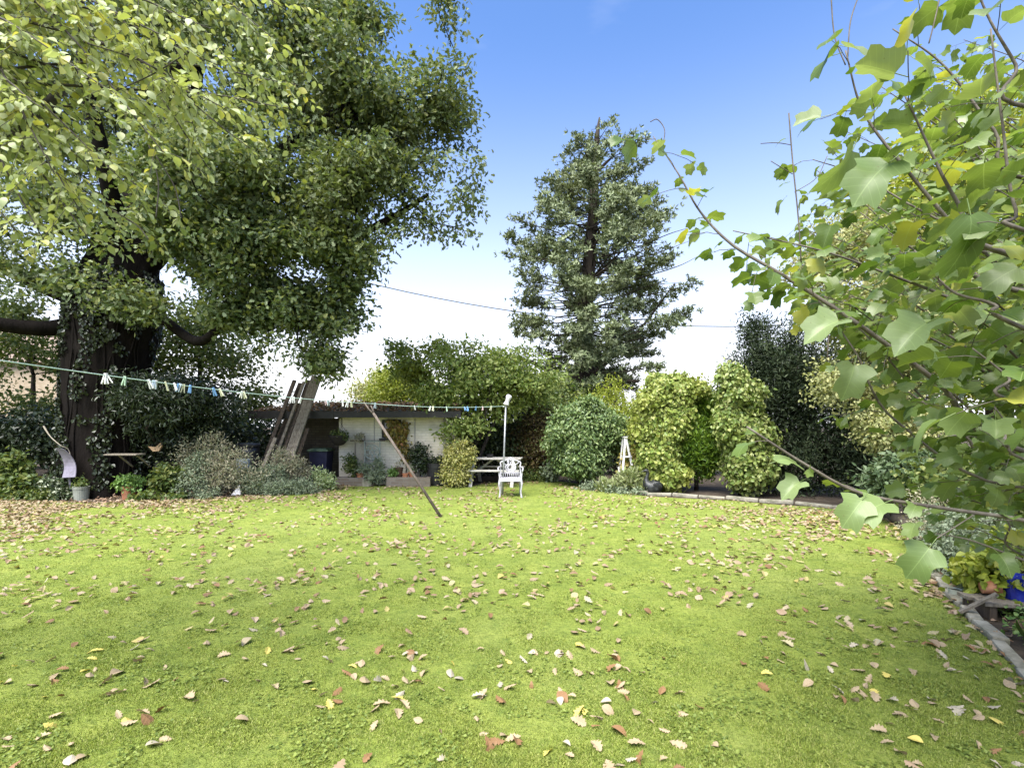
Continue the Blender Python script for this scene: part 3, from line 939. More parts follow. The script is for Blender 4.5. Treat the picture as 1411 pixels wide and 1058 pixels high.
# ================================================================== TREES BEHIND
def bgtree(name, label, px, D, blobs, ncl, per, size, m, sig=(.3, .3, .2), tm=LS, cat='tree', group=None, gap=.25, **kw):
    base = Vector((P(px, 600, D).x, D, 0))
    top = max(b_[2] for b_ in blobs)
    return plant(name, label, cat, base, blobs, ncl, per, sig, size, m, BARKD, tm, trunk=[([base, base + Vector((.1, 0, top * .35)), base + Vector((.15, 0, top * .75))], (.035 * top, .012 * top))],
                 rtip=.01, wood_n=90, gap=gap, group=group, **kw)


bgtree('yellowing_tree', 'yellow green autumn tree rising behind the shed roof', 545, 22, [blob(540, 540, 22, 1.2, 1.0, 1.2), blob(575, 545, 22, 1.3, .9, 1.2), blob(510, 550, 22, .8, .7, .9), blob(600, 560, 22, 1, .6, 1)], 300, 26, .13, LIME, sig=(.22, .22, .15))
bgtree('pale_tree', 'pale grey green far tree between the oak and the shed roof', 515, 30, [blob(512, 545, 30, 1.3, 1.0, 1.2), blob(530, 530, 30, 1.0, .9, 1.2)], 150, 22, .17, PALEL, sig=(.3, .3, .2))
bgtree('golden_conifer', 'golden lime feathery conifer behind the white step ladder', 845, 17, [blob(845, 570, 17, 1.0, 1.1, 1.0), blob(820, 575, 17, .8, .8, .9), blob(868, 580, 17, .8, 1.0, .9)], 260, 30, .12, LIME, sig=(.16, .16, .16), tm=LN)
bgtree('hedge_tree', 'dull green bushy tree below the cedar boughs behind the garden', 760, 20, [blob(770, 560, 20, 1.6, 1.1, 1.3), blob(735, 555, 19, 1.2, .9, 1)], 260, 28, .12, MIDL)
# shrubs and trees seen under the oak
bgtree('holly_tree', 'loose mid green tree behind the left side of the oak trunk', 40, 17, [blob(30, 470, 17, 1.8, 1.0, 1.4), blob(75, 500, 17, 1.0, .9, 1), blob(-60, 490, 17, 1.6, 1.6, 1.4), blob(60, 560, 16, 1.6, .5, 1)], 300, 24, .13, MIDL, gap=.36, gscale=1.1)
bgtree('elder_tree', 'open light green tree behind the oak right of its trunk', 270, 18, [blob(255, 450, 18, 1.6, 1.1, 1.4), blob(310, 500, 18, 1.5, .9, 1.3), blob(345, 545, 17.5, .9, 1.0, 1), blob(225, 490, 18, 1, 1, 1)], 330, 24, .13, MIDL, gap=.36, gscale=1.1)
plant('evergreen_shrub', 'very dark evergreen shrub with drooping sprays beside the oak trunk', 'shrub', Vector((P(240, 600, 12.6).x, 12.6, 0)),
      [blob(235, 545, 12.2, 1.0, .55, .7), blob(195, 535, 11.5, .6, .4, .35), blob(215, 560, 11.5, .55, .4, .35), blob(180, 550, 11.3, .3, .3, .25), blob(290, 560, 12.8, .9, .6, .7), blob(250, 600, 12.6, 1.1, .7, .7), blob(205, 575, 12.2, .6, .6, .5)], 460, 40, (.18, .18, .08), .11, DARKL, BARKD, LN, droop=.35, up=.8)
plant('laurel_hedge', 'gloomy dark shrub mass behind the bed on the far left', 'shrub', Vector((P(30, 600, 14).x, 14, 0)),
      [blob(20, 600, 14, 1.4, .7, .8), blob(70, 610, 14, .9, .7, .8), blob(-80, 590, 14, 1.6, 1.0, 1), blob(200, 610, 14.5, 1.2, .8, .6), blob(300, 610, 15, 1.2, .8, .6)], 420, 40, (.2, .2, .14), .12, DARKL, BARKD, LS)
# back hedge closing the garden
HED = leafmat('hedge_leaves', [(0.022, 0.035, 0.012), (0.035, 0.052, 0.016), (0.05, 0.068, 0.022)], trans=.15)
hb = Vector((1.2, 17.2, 0))
plant('boundary_hedge', 'dark leafy hedge along the back of the garden beside the shed', 'hedge', hb,
      [(x_, 17.2 + .3 * math.sin(x_), .95, .8, .6, .95) for x_ in np.arange(-1.6, 7.0, .7)] + [blob(640, 610, 15.2, .5, .5, .4), blob(668, 600, 15.4, .5, .6, .4), blob(655, 565, 16.5, .7, .5, .4), blob(700, 615, 15.6, .6, .6, .5), blob(720, 590, 16, .6, .6, .5)], 780, 46, (.2, .2, .2), .10, HED, BARKD, LS, wood_n=60)
hb2 = Vector((-12.5, 19.5, 0))
plant('boundary_hedge', 'dark leafy hedge behind the oak and the left bed', 'hedge', hb2,
      [(x_, 19.5 + .4 * math.sin(x_), 1.1, 1.0, .7, 1.1) for x_ in np.arange(-24, -6.8, .9)], 700, 42, (.24, .24, .24), .13, HED, BARKD, LS, wood_n=60)

# ================================================================== MIDDLE SHRUBS
def bumps(px, py, D, rx, rz, n, r=(.10, .24)):
    c_ = P(px, py, D); out = []
    for q_ in range(n):
        a_ = random.uniform(-.3, PI + .3); e_ = random.uniform(-PI, 0)
        out.append((c_.x + rx * math.cos(a_), c_.y + rx * .7 * math.sin(e_), c_.z + rz * math.sin(a_) * random.uniform(.5, 1.05), random.uniform(*r), random.uniform(*r), random.uniform(*r)))
    return out



plant('copper_shrub', 'reddish brown copper leaved shrub left of the round laurel', 'shrub', Vector((P(742, 600, 15.5).x, 15.5, 0)),
      [blob(742, 595, 15.5, .55, .8, .5), blob(740, 625, 15.4, .5, .7, .5), blob(722, 610, 15.6, .4, .6, .5)], 230, 44, (.11, .11, .11), .07, COPL, BARKD, LS)
db = Vector((P(803, 600, 14).x, 14, 0))
plant('laurel_bush', 'big rounded pale green bush clipped like a dome', 'shrub', db,
      [blob(805, 592, 14, .9, .74, .85), blob(800, 628, 13.9, .72, .6, .7)] + bumps(805, 605, 14, .88, .95, 12, (.10, .2)), 950, 42, (.10, .10, .07), .082, DOME, BARKD, LS, shell=.22, up=.45, out=.9, jit=.45, droop=.5, outdir=.7)
plant('ivy_column', 'tall yellow green climber forming the broadest leafy column by the stone edge', 'climber', Vector((P(920, 600, 12.8).x, 12.8, 0)),
      [blob(922, 543, 12.8, .62, .48, .6), blob(912, 585, 12.7, .60, .55, .6), blob(906, 628, 12.6, .48, .6, .5), blob(893, 570, 12.7, .32, .5, .4), blob(950, 537, 12.8, .42, .26, .4), blob(922, 655, 12.4, .42, .30, .4), blob(930, 575, 12.6, .35, .3, .3)] + bumps(910, 590, 12.7, .58, 1.2, 10, (.08, .17)),
      1250, 30, (.08, .08, .07), .085, IVYY, BARKD, LW, shell=.18, up=.25, out=1.1, jit=.35, droop=1.0, outdir=.3)
plant('thuja_bush', 'bright deep green feathery thuja between the two leafy columns', 'shrub', Vector((P(962, 600, 12.9).x, 12.9, 0)),
      [blob(968, 585, 13, .5, .85, .45), blob(966, 625, 12.7, .45, .6, .42), blob(958, 610, 12.6, .3, .6, .3)], 520, 40, (.07, .07, .10), .11, THUJ, BARKD, LN, shell=.25, up=.9, out=.5, jit=.4, droop=-.9, outdir=.5)
plant('ivy_column', 'green large leaved climber forming the narrower column against the dark yew', 'climber', Vector((P(1020, 600, 11.9).x, 11.9, 0)),
      [blob(1016, 550, 12, .38, .5, .4), blob(1024, 592, 11.9, .5, .55, .45), blob(1032, 640, 11.8, .5, .55, .45), blob(1005, 580, 11.9, .25, .3, .3), blob(1045, 610, 11.8, .3, .2, .3), blob(1008, 525, 12, .3, .35, .3)] + bumps(1024, 590, 11.9, .46, 1.05, 10, (.08, .17)),
      760, 28, (.09, .09, .08), .088, IVYG, BARKD, LW, shell=.18, up=.35, out=1.0, jit=.4, droop=.8, outdir=.4)
plant('yew_tree', 'nearly black yew with a pointed top behind the climber', 'tree', Vector((P(1110, 600, 13).x, 13, 0)),
      [blob(1050, 520, 13.5, .9, 1.5, .9), blob(1035, 465, 13.6, .35, .7, .4), blob(1075, 560, 13, 1.0, 1.6, 1), blob(1120, 540, 12.6, 1.2, 1.9, 1.1), blob(1180, 560, 12, 1.2, 1.7, 1.1), blob(1130, 640, 12, 1.5, .9, .9), blob(1080, 500, 13, .9, 1.2, .9), blob(1230, 560, 11.6, 1.2, 1.6, 1), blob(1220, 640, 11.4, 1, .9, .9), blob(1060, 640, 12.8, .8, .8, .7)],
      1500, 48, (.14, .14, .16), .10, YEWL, BARKD, LN, up=.8, droop=-.3, rmax=.1)
plant('variegated_shrub', 'cream and green small leaved shrub hanging over the dark yew', 'shrub', Vector((P(1215, 600, 9.2).x, 9.2, 0)),
      [blob(1215, 480, 9.2, 1.05, 1.0, .8), blob(1180, 420, 9.3, .8, .8, .7), blob(1240, 545, 9, .75, .6, .7), blob(1260, 430, 9, .9, .9, .8), blob(1150, 530, 9.2, .35, .3, .4), blob(1225, 590, 8.9, .8, .45, .7), blob(1120, 370, 9.6, .4, .5, .5), blob(1150, 340, 9.6, .6, .6, .5), blob(1200, 330, 9.5, .7, .7, .6)],
      900, 42, (.13, .13, .08), .062, PALEL, BARKG, LS, gap=.18, gscale=1.8, up=.5, droop=.4)
plant('yellow_autumn_tree', 'bright yellow green tree filling the background behind the big lobed leaves', 'tree', Vector((P(1370, 600, 11).x, 11, 0)),
      [blob(1340, 330, 11, 1.7, 2.2, 1.5), blob(1400, 200, 11, 1.5, 1.5, 1.4), blob(1280, 260, 11, 1.1, 1.2, 1), blob(1220, 300, 11.2, .9, 1.0, .9), blob(1320, 170, 11, .9, .8, .8), blob(1440, 400, 10.5, 1.6, 1.6, 1.4), blob(1300, 400, 10.6, 1.0, 1.0, 1), blob(1500, 280, 11, 2, 2.5, 1.6), blob(1380, 480, 10.5, 1.6, 1.4, 1.4)],
      1150, 36, (.22, .22, .14), .10, LIME, BARKG, LS, gap=.28, up=.6, trunk=[([Vector((P(1370, 600, 11).x, 11, 0)), P(1365, 480, 11), P(1360, 330, 11), P(1390, 180, 11)], (.14, .04))])
plant('fern_shrub', 'grey green arching shrub at the foot of the yew near the leaf drift', 'shrub', Vector((P(1245, 600, 8.3).x, 8.3, 0)),
      [blob(1240, 648, 8.3, .42, .28, .35), blob(1285, 640, 8.1, .4, .3, .35), blob(1225, 665, 8.4, .3, .2, .3), blob(1280, 672, 8, .4, .3, .4)], 190, 34, (.11, .11, .07), .095,
      leafmat('fern_leaves', [(0.05, 0.085, 0.035), (0.08, 0.12, 0.055), (0.12, 0.165, 0.08)], trans=.2), BARKD, LN + LS, droop=.4)
# ================================================================== FOREGROUND TREES
FRONTL = leafmat('ovate_leaves', [(0.19, 0.245, 0.085), (0.27, 0.325, 0.13), (0.34, 0.39, 0.17), (0.40, 0.43, 0.21), (0.31, 0.36, 0.20), (0.37, 0.42, 0.25), (0.35, 0.40, 0.19), (0.44, 0.42, 0.11)], trans=0.35, rough=.45, spec=.45, patch=(0.33, 0.37, 0.14), pscale=.8)
TULL = leafmat('lobed_leaves', [(0.065, 0.115, 0.02), (0.09, 0.145, 0.028), (0.11, 0.17, 0.038), (0.13, 0.19, 0.05), (0.15, 0.20, 0.045), (0.11, 0.165, 0.045), (0.17, 0.22, 0.08), (0.20, 0.245, 0.12), (0.14, 0.20, 0.05), (0.17, 0.235, 0.07), (0.20, 0.26, 0.10), (0.12, 0.19, 0.04), (0.33, 0.33, 0.06)], trans=0.42, rough=.40, spec=.55, veins=True)
TULG = leafmat('green_lobed_leaves', [(0.13, 0.20, 0.055), (0.17, 0.235, 0.08), (0.20, 0.26, 0.11)], trans=0.35, rough=.42, spec=.5, veins=True)
TWIG = solid('twig_bark', (0.10, 0.085, 0.065), (0.06, 0.05, 0.04), (0.17, 0.15, 0.12), scale=18, rough=.8, bump=.5, bscale=60, bdist=.003)
TWIGD = solid('dark_twig_bark', (0.05, 0.042, 0.034), (0.03, 0.025, 0.02), (0.08, 0.07, 0.055), scale=18, rough=.8, bump=.5, bscale=60, bdist=.003)
OV = [tmpl_rows(OVATE, 1, fold=f, droop=d, twist=t, petiole=.18) for f, d, t in ((0.25, 0.25, .1), (0.1, 0.5, -.2), (0.45, 0.1, .2), (-.15, .35, .1))]
TU = [tmpl_rows(TULIP, 3, fold=f, droop=d, twist=t, ripple=rp_, petiole=p_) for f, d, t, rp_, p_ in
      ((0.25, 0.25, .1, .03, .35), (0.12, 0.55, -.15, .04, .45), (0.45, 0.3, .2, .03, .3), (-.1, .4, .1, .05, .4), (.3, .7, -.1, .03, .5), (.55, .15, 0, .03, .35))]


class Spray:
    """leaf positions collected along twigs"""
    def __init__(s): s.p = []; s.d = []; s.n = []; s.z = []

    def leaf(s, p, d, n, z):
        if p[1] > .4 and 705.5 + F * p[0] / p[1] > 1296 and HZ - F * (p[2] - CH) / p[1] > 768: return
        s.p.append(tuple(p)); s.d.append(tuple(d)); s.n.append(tuple(n)); s.z.append(z)


def rv(): return Vector((random.gauss(0, 1), random.gauss(0, 1), random.gauss(0, 1)))


def dress(mb, sp, path, r0, r1, f0, twig_gap, twig_len, leaf_gap, size, droop, side=1.0, sides=6, lift=0.0, tipleaf=True, up=1.0):
    """path of a branch: tube, then side twigs with leaves, then leaves along the last part of the branch"""
    n = len(path)
    mb.tube(path, [r0 + (r1 - r0) * (i / (n - 1)) for i in range(n)], sides, jit=.05)
    L = [0]
    for a, b in zip(path, path[1:]): L.append(L[-1] + (b - a).length)
    tot = L[-1]

    def at(s_):
        for i in range(n - 1):
            if L[i + 1] >= s_:
                f = (s_ - L[i]) / max(1e-6, L[i + 1] - L[i])
                return path[i].lerp(path[i + 1], f), (path[i + 1] - path[i]).normalized()
        return path[-1], (path[-1] - path[-2]).normalized()
    s_ = tot * f0; flip = 1
    while s_ < tot and twig_gap > 0:
        p, t = at(s_)
        lat = (t.cross(Vector((0, 0, 1))).normalized() * flip + rv() * .45 + Vector((0, 0, lift))).normalized()
        d = (t * .75 + lat * side).normalized()
        l = twig_len * random.uniform(.45, 1.1) * (1 - .35 * s_ / tot)
        q = [p + d * (l * k / 4) + Vector((0, 0, -droop * l * (k / 4) ** 2)) + rv() * .012 * l for k in range(5)]
        mb.tube(q, [max(.0012, r1 * .55 * (1 - k / 5)) for k in range(5)], 4)
        u = leaf_gap; fl2 = 1
        while u < l:
            k = min(3, int(u / l * 4)); a = q[k].lerp(q[k + 1], u / l * 4 - k)
            tt = (q[k + 1] - q[k]).normalized()
            dd = tt * .6 + tt.cross(Vector((0, 0, 1))).normalized() * fl2 * .8 + rv() * .35 + Vector((0, 0, -.25))
            sp.leaf(a, dd, rv() * .45 + Vector((0, 0, up)), size * random.uniform(.6, 1.15) * (1 - .25 * u / l))
            u += leaf_gap * random.uniform(.7, 1.3); fl2 = -fl2
        sp.leaf(q[-1], (q[-1] - q[-2]), rv() * .5 + Vector((0, 0, up)), size * random.uniform(.5, .9))
        s_ += twig_gap * random.uniform(.6, 1.4); flip = -flip
    s_ = tot * max(f0, .3)
    while s_ < tot:
        p, t = at(s_)
        dd = t * .5 + t.cross(Vector((0, 0, 1))).normalized() * flip + rv() * .4 + Vector((0, 0, -.3))
        sp.leaf(p, dd, rv() * .45 + Vector((0, 0, up)), size * random.uniform(.7, 1.2) * (1 - .45 * (s_ / tot) ** 2))
        s_ += leaf_gap * random.uniform(1.2, 2.4); flip = -flip


# ---------------------------------------------------------------- left: ovate yellow green leaves hanging in
lb_ = Vector((-4.55, 2.7, 0))
ltree = thing('garden_tree', 'yellow green small leaved tree whose drooping boughs hang in at upper left', 'tree', lb_)
mb = MB(); sp = Spray()
ltr = spline([lb_ + Vector((0, 0, -.1)), lb_ + Vector((.03, 0, 1.0)), lb_ + Vector((.1, .05, 2.0)), lb_ + Vector((.15, .1, 2.9)), lb_ + Vector((.3, .2, 4.0)), lb_ + Vector((.5, .3, 5.0))], 4)
mb.tube(ltr, [.16 - .11 * i / (len(ltr) - 1) for i in range(len(ltr))], 12, jit=.06)
# thick dark bough seen at the left edge
bough = spline([lb_ + Vector((.1, .05, 2.2)), P(-140, 215, 3.3), P(-40, 195, 3.2), P(20, 192, 3.1), P(45, 165, 3.1), P(90, 120, 3.2)], 5)
mb.tube(bough, [.075 - .05 * i / (len(bough) - 1) for i in range(len(bough))], 8, jit=.05)
ends = []
for (ex, ey, eD) in ((400, 150, 2.9), (412, 118, 3.1), (385, 60, 2.8), (395, 15, 3.0), (345, 205, 2.7), (310, 150, 2.4), (290, 235, 2.9), (255, 300, 2.8), (210, 325, 2.9), (225, 210, 2.3), (170, 250, 2.5), (130, 340, 2.6),
                     (110, 290, 2.4), (60, 330, 2.5), (25, 320, 2.6), (75, 240, 2.3), (20, 260, 2.5), (330, -30, 2.7), (250, 60, 2.3), (300, 90, 2.6), (160, 130, 2.2), (120, 40, 2.3), (220, -40, 2.4), (60, 150, 2.2), (30, 60, 2.4),
                     (355, 110, 3.3), (270, 170, 3.3), (200, 90, 3.4), (130, 190, 3.4), (330, 30, 3.5), (180, 20, 3.3), (250, 130, 2.8), (90, 90, 3.0), (-60, 250, 2.6), (-80, 100, 2.8), (290, 40, 2.5), (200, 160, 2.9)):
    e = P(ex, ey, eD)
    st = random.choice(ltr[9:-2])
    mid1 = st.lerp(e, .35) + Vector((0, 0, .55)) + rv() * .08
    mid2 = st.lerp(e, .72) + Vector((0, 0, .42)) + rv() * .08
    path = spline([st, mid1, mid2, e], 7)
    dress(mb, sp, path, .013, .0024, .28, .07, .36, .023, .053, .35)
    ends.append(e)
# hanging whips, nearly bare
for (sx_, sy_, ex, ey, D) in ((205, 200, 215, 300, 2.6), (155, 290, 205, 330, 2.6), (215, 215, 250, 300, 2.7), (150, 130, 255, 75, 2.5), (120, 60, 215, 95, 2.5)):
    mb.tube(spline([P(sx_, sy_, D), P((sx_ + ex) / 2 + 8, (sy_ + ey) / 2, D), P(ex, ey, D - .05)], 6), .003, 5)
scatter('crown', OV, sp.p, sp.d, sp.n, sp.z, FRONTL, ltree, smooth=True)
mb.build('trunk', TWIGD, ltree, smooth=True)
print('left leaves', len(sp.p))

# ---------------------------------------------------------------- right: big lobed leaves
rb = Vector((2.95, 1.75, 0))
rtree = thing('tulip_tree', 'foreground tree with big lobed leaves on branches reaching in from the right edge', 'tree', rb)
mb = MB(); sp = Spray()
rtr = spline([rb + Vector((0, 0, -.1)), rb + Vector((-.02, .02, .7)), rb + Vector((.03, .02, 1.5)), rb + Vector((.08, .05, 2.4)), rb + Vector((.1, .05, 3.6))], 4)
mb.tube(rtr, [.085 - .05 * i / (len(rtr) - 1) for i in range(len(rtr))], 10, jit=.06)


def rbranch(pts, z0, r0, r1, f0, tg, tl, lg, size, droop=.25, side=.9, **kw):
    r0 *= .72; r1 *= .7; lg *= .72; tg *= .75
    st = min(rtr, key=lambda p: abs(p.z - z0))
    path = spline([st] + [P(*q) for q in pts], 7)
    dress(mb, sp, path, r0, r1, f0, tg, tl, lg, size, droop, side, **kw)


# the long pale branch rising to the left across the yew
rbranch([(1411, 622, 1.75), (1290, 525, 1.75), (1180, 445, 1.75), (1080, 380, 1.8), (1010, 338, 1.85), (965, 292, 1.9), (935, 240, 1.9), (900, 188, 1.95)], 1.2, .0145, .0022, .36, .085, .22, .075, .092)
rbranch([(1390, 350, 1.35), (1320, 280, 1.3), (1245, 128, 1.3)], 1.9, .014, .003, .45, .16, .26, .09, .125)
rbranch([(1400, 400, 1.6), (1330, 330, 1.6), (1250, 235, 1.6), (1190, 155, 1.65), (1165, 70, 1.65)], 1.9, .013, .003, .45, .16, .26, .085, .115)
rbranch([(1450, 330, 1.2), (1400, 290, 1.2), (1380, 160, 1.2), (1365, 40, 1.2)], 2.0, .008, .003, .4, .2, .22, .09, .12)
rbranch([(1500, 745, 1.5), (1411, 717, 1.5), (1300, 700, 1.5), (1188, 680, 1.5), (1110, 640, 1.5), (1029, 588, 1.5)], .9, .011, .0045, .42, .30, .13, .14, .095, side=.7)
rbranch([(1411, 470, 1.9), (1330, 420, 1.9), (1230, 380, 2.0), (1130, 345, 2.0), (1010, 318, 2.1)], 1.6, .012, .003, .4, .16, .28, .085, .11)
rbranch([(1411, 540, 2.2), (1320, 470, 2.2), (1240, 430, 2.3), (1140, 425, 2.3)], 1.5, .012, .003, .4, .17, .28, .09, .115)
rbranch([(1411, 660, 1.9), (1330, 600, 1.9), (1280, 560, 2.0), (1230, 525, 2.1)], 1.2, .010, .003, .4, .17, .24, .09, .115)
rbranch([(1430, 250, 1.7), (1370, 180, 1.7), (1300, 90, 1.75), (1230, 40, 1.8)], 2.3, .011, .003, .4, .15, .26, .085, .11)
rbranch([(1430, 150, 1.5), (1400, 90, 1.5), (1360, 20, 1.5), (1330, -60, 1.5)], 2.6, .010, .003, .35, .15, .26, .09, .12)
rbranch([(1430, 460, 1.4), (1370, 420, 1.4), (1310, 400, 1.45), (1260, 345, 1.5)], 1.6, .010, .003, .4, .16, .22, .09, .125)
rbranch([(1430, 560, 1.3), (1390, 520, 1.3), (1340, 480, 1.3)], 1.4, .008, .003, .4, .16, .2, .09, .125)
rbranch([(1430, 400, 2.4), (1340, 330, 2.4), (1250, 280, 2.5), (1180, 240, 2.6), (1120, 220, 2.6)], 1.9, .012, .003, .4, .17, .3, .085, .115)
rbranch([(1430, 300, 2.6), (1360, 240, 2.6), (1300, 180, 2.6), (1215, 120, 2.6)], 2.2, .012, .003, .4, .17, .3, .09, .12)
rbranch([(1420, 700, 2.4), (1370, 650, 2.4), (1340, 600, 2.5), (1310, 540, 2.6)], 1.1, .010, .003, .4, .17, .24, .09, .115)
rbranch([(1425, 770, 2.0), (1390, 720, 2.0), (1360, 680, 2.1)], .9, .008, .003, .4, .18, .2, .10, .11)
rbranch([(1440, 640, 1.6), (1400, 600, 1.6), (1370, 560, 1.6)], 1.2, .008, .003, .4, .18, .2, .09, .12)
rbranch([(1500, 800, 1.7), (1420, 775, 1.7), (1340, 745, 1.7), (1290, 735, 1.75)], .8, .008, .003, .6, 0, .2, .12, .12)
for k_ in range(58):
    ex, ey = random.choice([(random.uniform(1080, 1411), random.uniform(120, 420)), (random.uniform(1150, 1411), random.uniform(20, 300)), (random.uniform(1130, 1411), random.uniform(330, 560)), (random.uniform(1260, 1411), random.uniform(520, 730))])
    if k_ > 48: ex, ey = random.uniform(1000, 1180), random.uniform(275, 420)
    if ey < 330 - (ex - 1000) * .95: ey += 150
    if ex < 1290 and 430 < ey < 620: ey -= 160
    D_ = random.uniform(1.9, 3.8)
    sx_ = ex + random.uniform(120, 260); sy_ = ey + random.uniform(60, 190)
    rbranch([(max(1440, sx_ + 150), sy_ + 90, D_ - .1), (sx_, sy_, D_), ((ex + sx_) / 2, (ey + sy_) / 2 - 8, D_), (ex, ey, D_ + .05)], random.uniform(.9, 2.6), .010, .0028, .4, .15, .26, .08, random.uniform(.095, .125))
# thin bare shoots standing up against the sky
for pts, r in (([(1104, 362, 2.05), (1100, 300, 2.05), (1092, 220, 2.05), (1087, 156, 2.05)], .0028), ([(1165, 90, 1.65), (1150, 50, 1.65), (1145, -5, 1.65)], .002), ([(1168, 80, 1.65), (1172, 30, 1.65), (1185, -10, 1.65)], .002),
               ([(1280, 60, 1.5), (1290, 20, 1.5), (1298, -20, 1.5)], .002), ([(1092, 240, 2.05), (1075, 230, 2.0), (1062, 222, 2.0)], .0016), ([(1095, 265, 2.05), (1125, 245, 2.1), (1140, 215, 2.1)], .0016),
               ([(1091, 200, 2.05), (1070, 197, 2.05), (1048, 198, 2.05)], .0016), ([(912, 205, 1.95), (916, 180, 1.95), (906, 165, 1.95), (896, 168, 1.95)], .0018)):
    mb.tube(spline([P(*q) for q in pts], 6), r, 5)
for (x_, y_, D_, dx, dz, z_) in ((1088, 190, 2.05, -.6, -.1, .05), (1093, 250, 2.05, -.8, 0, .05), (1096, 262, 2.05, .7, .1, .05), (1085, 270, 2.05, -.5, -.5, .06), (1150, 300, 1.8, -.3, -.9, .1)):
    sp.leaf(P(x_, y_, D_), (dx, .2, dz), (0.1, -.4, 1), z_)
mb.tube(spline([P(1345, 707, 1.5), P(1322, 722, 1.48), P(1290, 742, 1.45)], 4), .0018, 5)
mb.tube(spline([P(1128, 648, 1.5), P(1118, 652, 1.5), P(1110, 660, 1.5)], 4), .0016, 5)
# a few leaves that stand out in the photograph: large, hanging on long stalks
sp2 = Spray()
for (x_, y_, D_, d_, n_, z_) in ((1290, 742, 1.45, (-.55, -.1, -.6), (-.15, -.75, .75), .10), (1240, 215, 1.4, (-.75, -.2, -.5), (-.1, -.6, .8), .15), (1330, 275, 1.2, (.15, -.1, -.8), (0, -.8, .5), .13),
                                 (1195, 680, 1.45, (-.6, -.3, -.45), (.1, -.5, .8), .11), (1230, 690, 1.45, (-.8, -.3, -.1), (.1, -.3, .9), .10), (1110, 660, 1.5, (-.8, -.3, -.3), (.1, -.4, .9), .068),
                                 (1170, 440, 1.6, (-.9, -.2, -.2), (.1, -.5, .8), .135), (1290, 440, 1.5, (-.8, -.3, -.3), (0, -.4, .9), .13), (1180, 490, 1.7, (-.3, -.2, -.8), (-.1, -.8, .5), .12),
                                 (1060, 640, 1.5, (.6, -.1, .3), (0, -.3, 1), .07), (1180, 190, 1.6, (-.3, 0, -.9), (.6, -.6, .3), .12)):
    sp2.leaf(P(x_, y_, D_), d_, n_, z_ * random.uniform(.75, 1.08))
TUH = [tmpl_rows(TULIP, 3, fold=f, droop=d, twist=t, ripple=.05, petiole=.35) for f, d, t in ((.35, .75, .25), (.1, .95, -.3), (.6, .5, .2), (-.25, .6, -.35), (.25, .45, .5))]
scatter('large_leaves', TUH, sp2.p, sp2.d, sp2.n, np.array(sp2.z), TULG, rtree, smooth=True, uv=True)
scatter('crown', TU, sp.p, sp.d, sp.n, np.array(sp.z) * .78, TULL, rtree, smooth=True, uv=True)
mb.build('trunk', TWIG, rtree, smooth=True)
print('right leaves', len(sp.p))
# ================================================================== MATERIALS OF THE THINGS
WHITE_M = solid('white_paint', (0.70, 0.69, 0.70), (0.55, 0.54, 0.54), (0.78, 0.77, 0.78), scale=9, rough=.5, bump=.15)
WOODW = solid('old_white_wood', (0.42, 0.40, 0.36), (0.22, 0.205, 0.17), (0.54, 0.52, 0.48), scale=7, rough=.85, bump=.5, stretch=(.3, 3, 3))
PLANK = solid('weathered_timber', (0.17, 0.145, 0.112), (0.075, 0.062, 0.048), (0.26, 0.23, 0.185), scale=6, rough=.85, bump=.6, stretch=(6, 6, .5))
PLANKD = solid('dark_timber', (0.075, 0.055, 0.04), (0.04, 0.03, 0.022), (0.12, 0.09, 0.065), scale=6, rough=.85, bump=.6, stretch=(6, 6, .5))
PROP = solid('prop_timber', (0.095, 0.075, 0.06), (0.045, 0.035, 0.028), (0.17, 0.14, 0.115), scale=9, rough=.8, bump=.5, stretch=(4, 4, .6))
FELT = solid('roof_felt', (0.075, 0.06, 0.045), (0.04, 0.034, 0.028), (0.12, 0.085, 0.05), scale=4, rough=.95, bump=.7)
BLACK = solid('black_fascia', (0.022, 0.02, 0.019), (0.014, 0.013, 0.012), (0.035, 0.03, 0.028), scale=8, rough=.6, bump=.2)
BINM = solid('bin_plastic', (0.030, 0.030, 0.062), (0.022, 0.022, 0.045), (0.04, 0.04, 0.08), scale=5, rough=.45, bump=.1)
BINL = solid('bin_lid_plastic', (0.10, 0.16, 0.10), (0.06, 0.10, 0.07), (0.16, 0.22, 0.15), scale=7, rough=.5, bump=.1)
BLKP = solid('black_plastic', (0.018, 0.018, 0.02), (0.012, 0.012, 0.013), (0.03, 0.03, 0.032), scale=8, rough=.4, bump=.1)
TERR = solid('terracotta', (0.36, 0.15, 0.075), (0.25, 0.10, 0.055), (0.45, 0.24, 0.15), scale=9, rough=.85, bump=.3)
STONE = solid('edging_stone', (0.22, 0.205, 0.16), (0.10, 0.105, 0.065), (0.31, 0.295, 0.24), scale=7, rough=.9, bump=.7, bscale=20, bdist=.02)
GREYM = solid('grey_metal', (0.33, 0.34, 0.35), (0.22, 0.22, 0.22), (0.44, 0.45, 0.46), scale=12, rough=.45, metal=.5, bump=.1)
VERD = solid('verdigris_iron', (0.28, 0.31, 0.27), (0.17, 0.19, 0.16), (0.38, 0.41, 0.36), scale=14, rough=.7, bump=.3)
SWANM = solid('black_metal', (0.022, 0.024, 0.025), (0.012, 0.013, 0.014), (0.06, 0.065, 0.065), scale=11, rough=.45, bump=.25, metal=.2)
BLUEG = solid('blue_glaze', (0.02, 0.035, 0.36), (0.012, 0.02, 0.22), (0.05, 0.08, 0.5), scale=6, rough=.15, bump=.08, spec=.7)
CORD = solid('green_cord', (0.42, 0.56, 0.49), (0.35, 0.48, 0.42), (0.52, 0.62, 0.56), scale=30, rough=.6, bump=.2, bdist=.002)
LILAC = solid('pale_plastic', (0.17, 0.155, 0.20), (0.11, 0.10, 0.12), (0.21, 0.195, 0.24), scale=6, rough=.5, bump=.15)
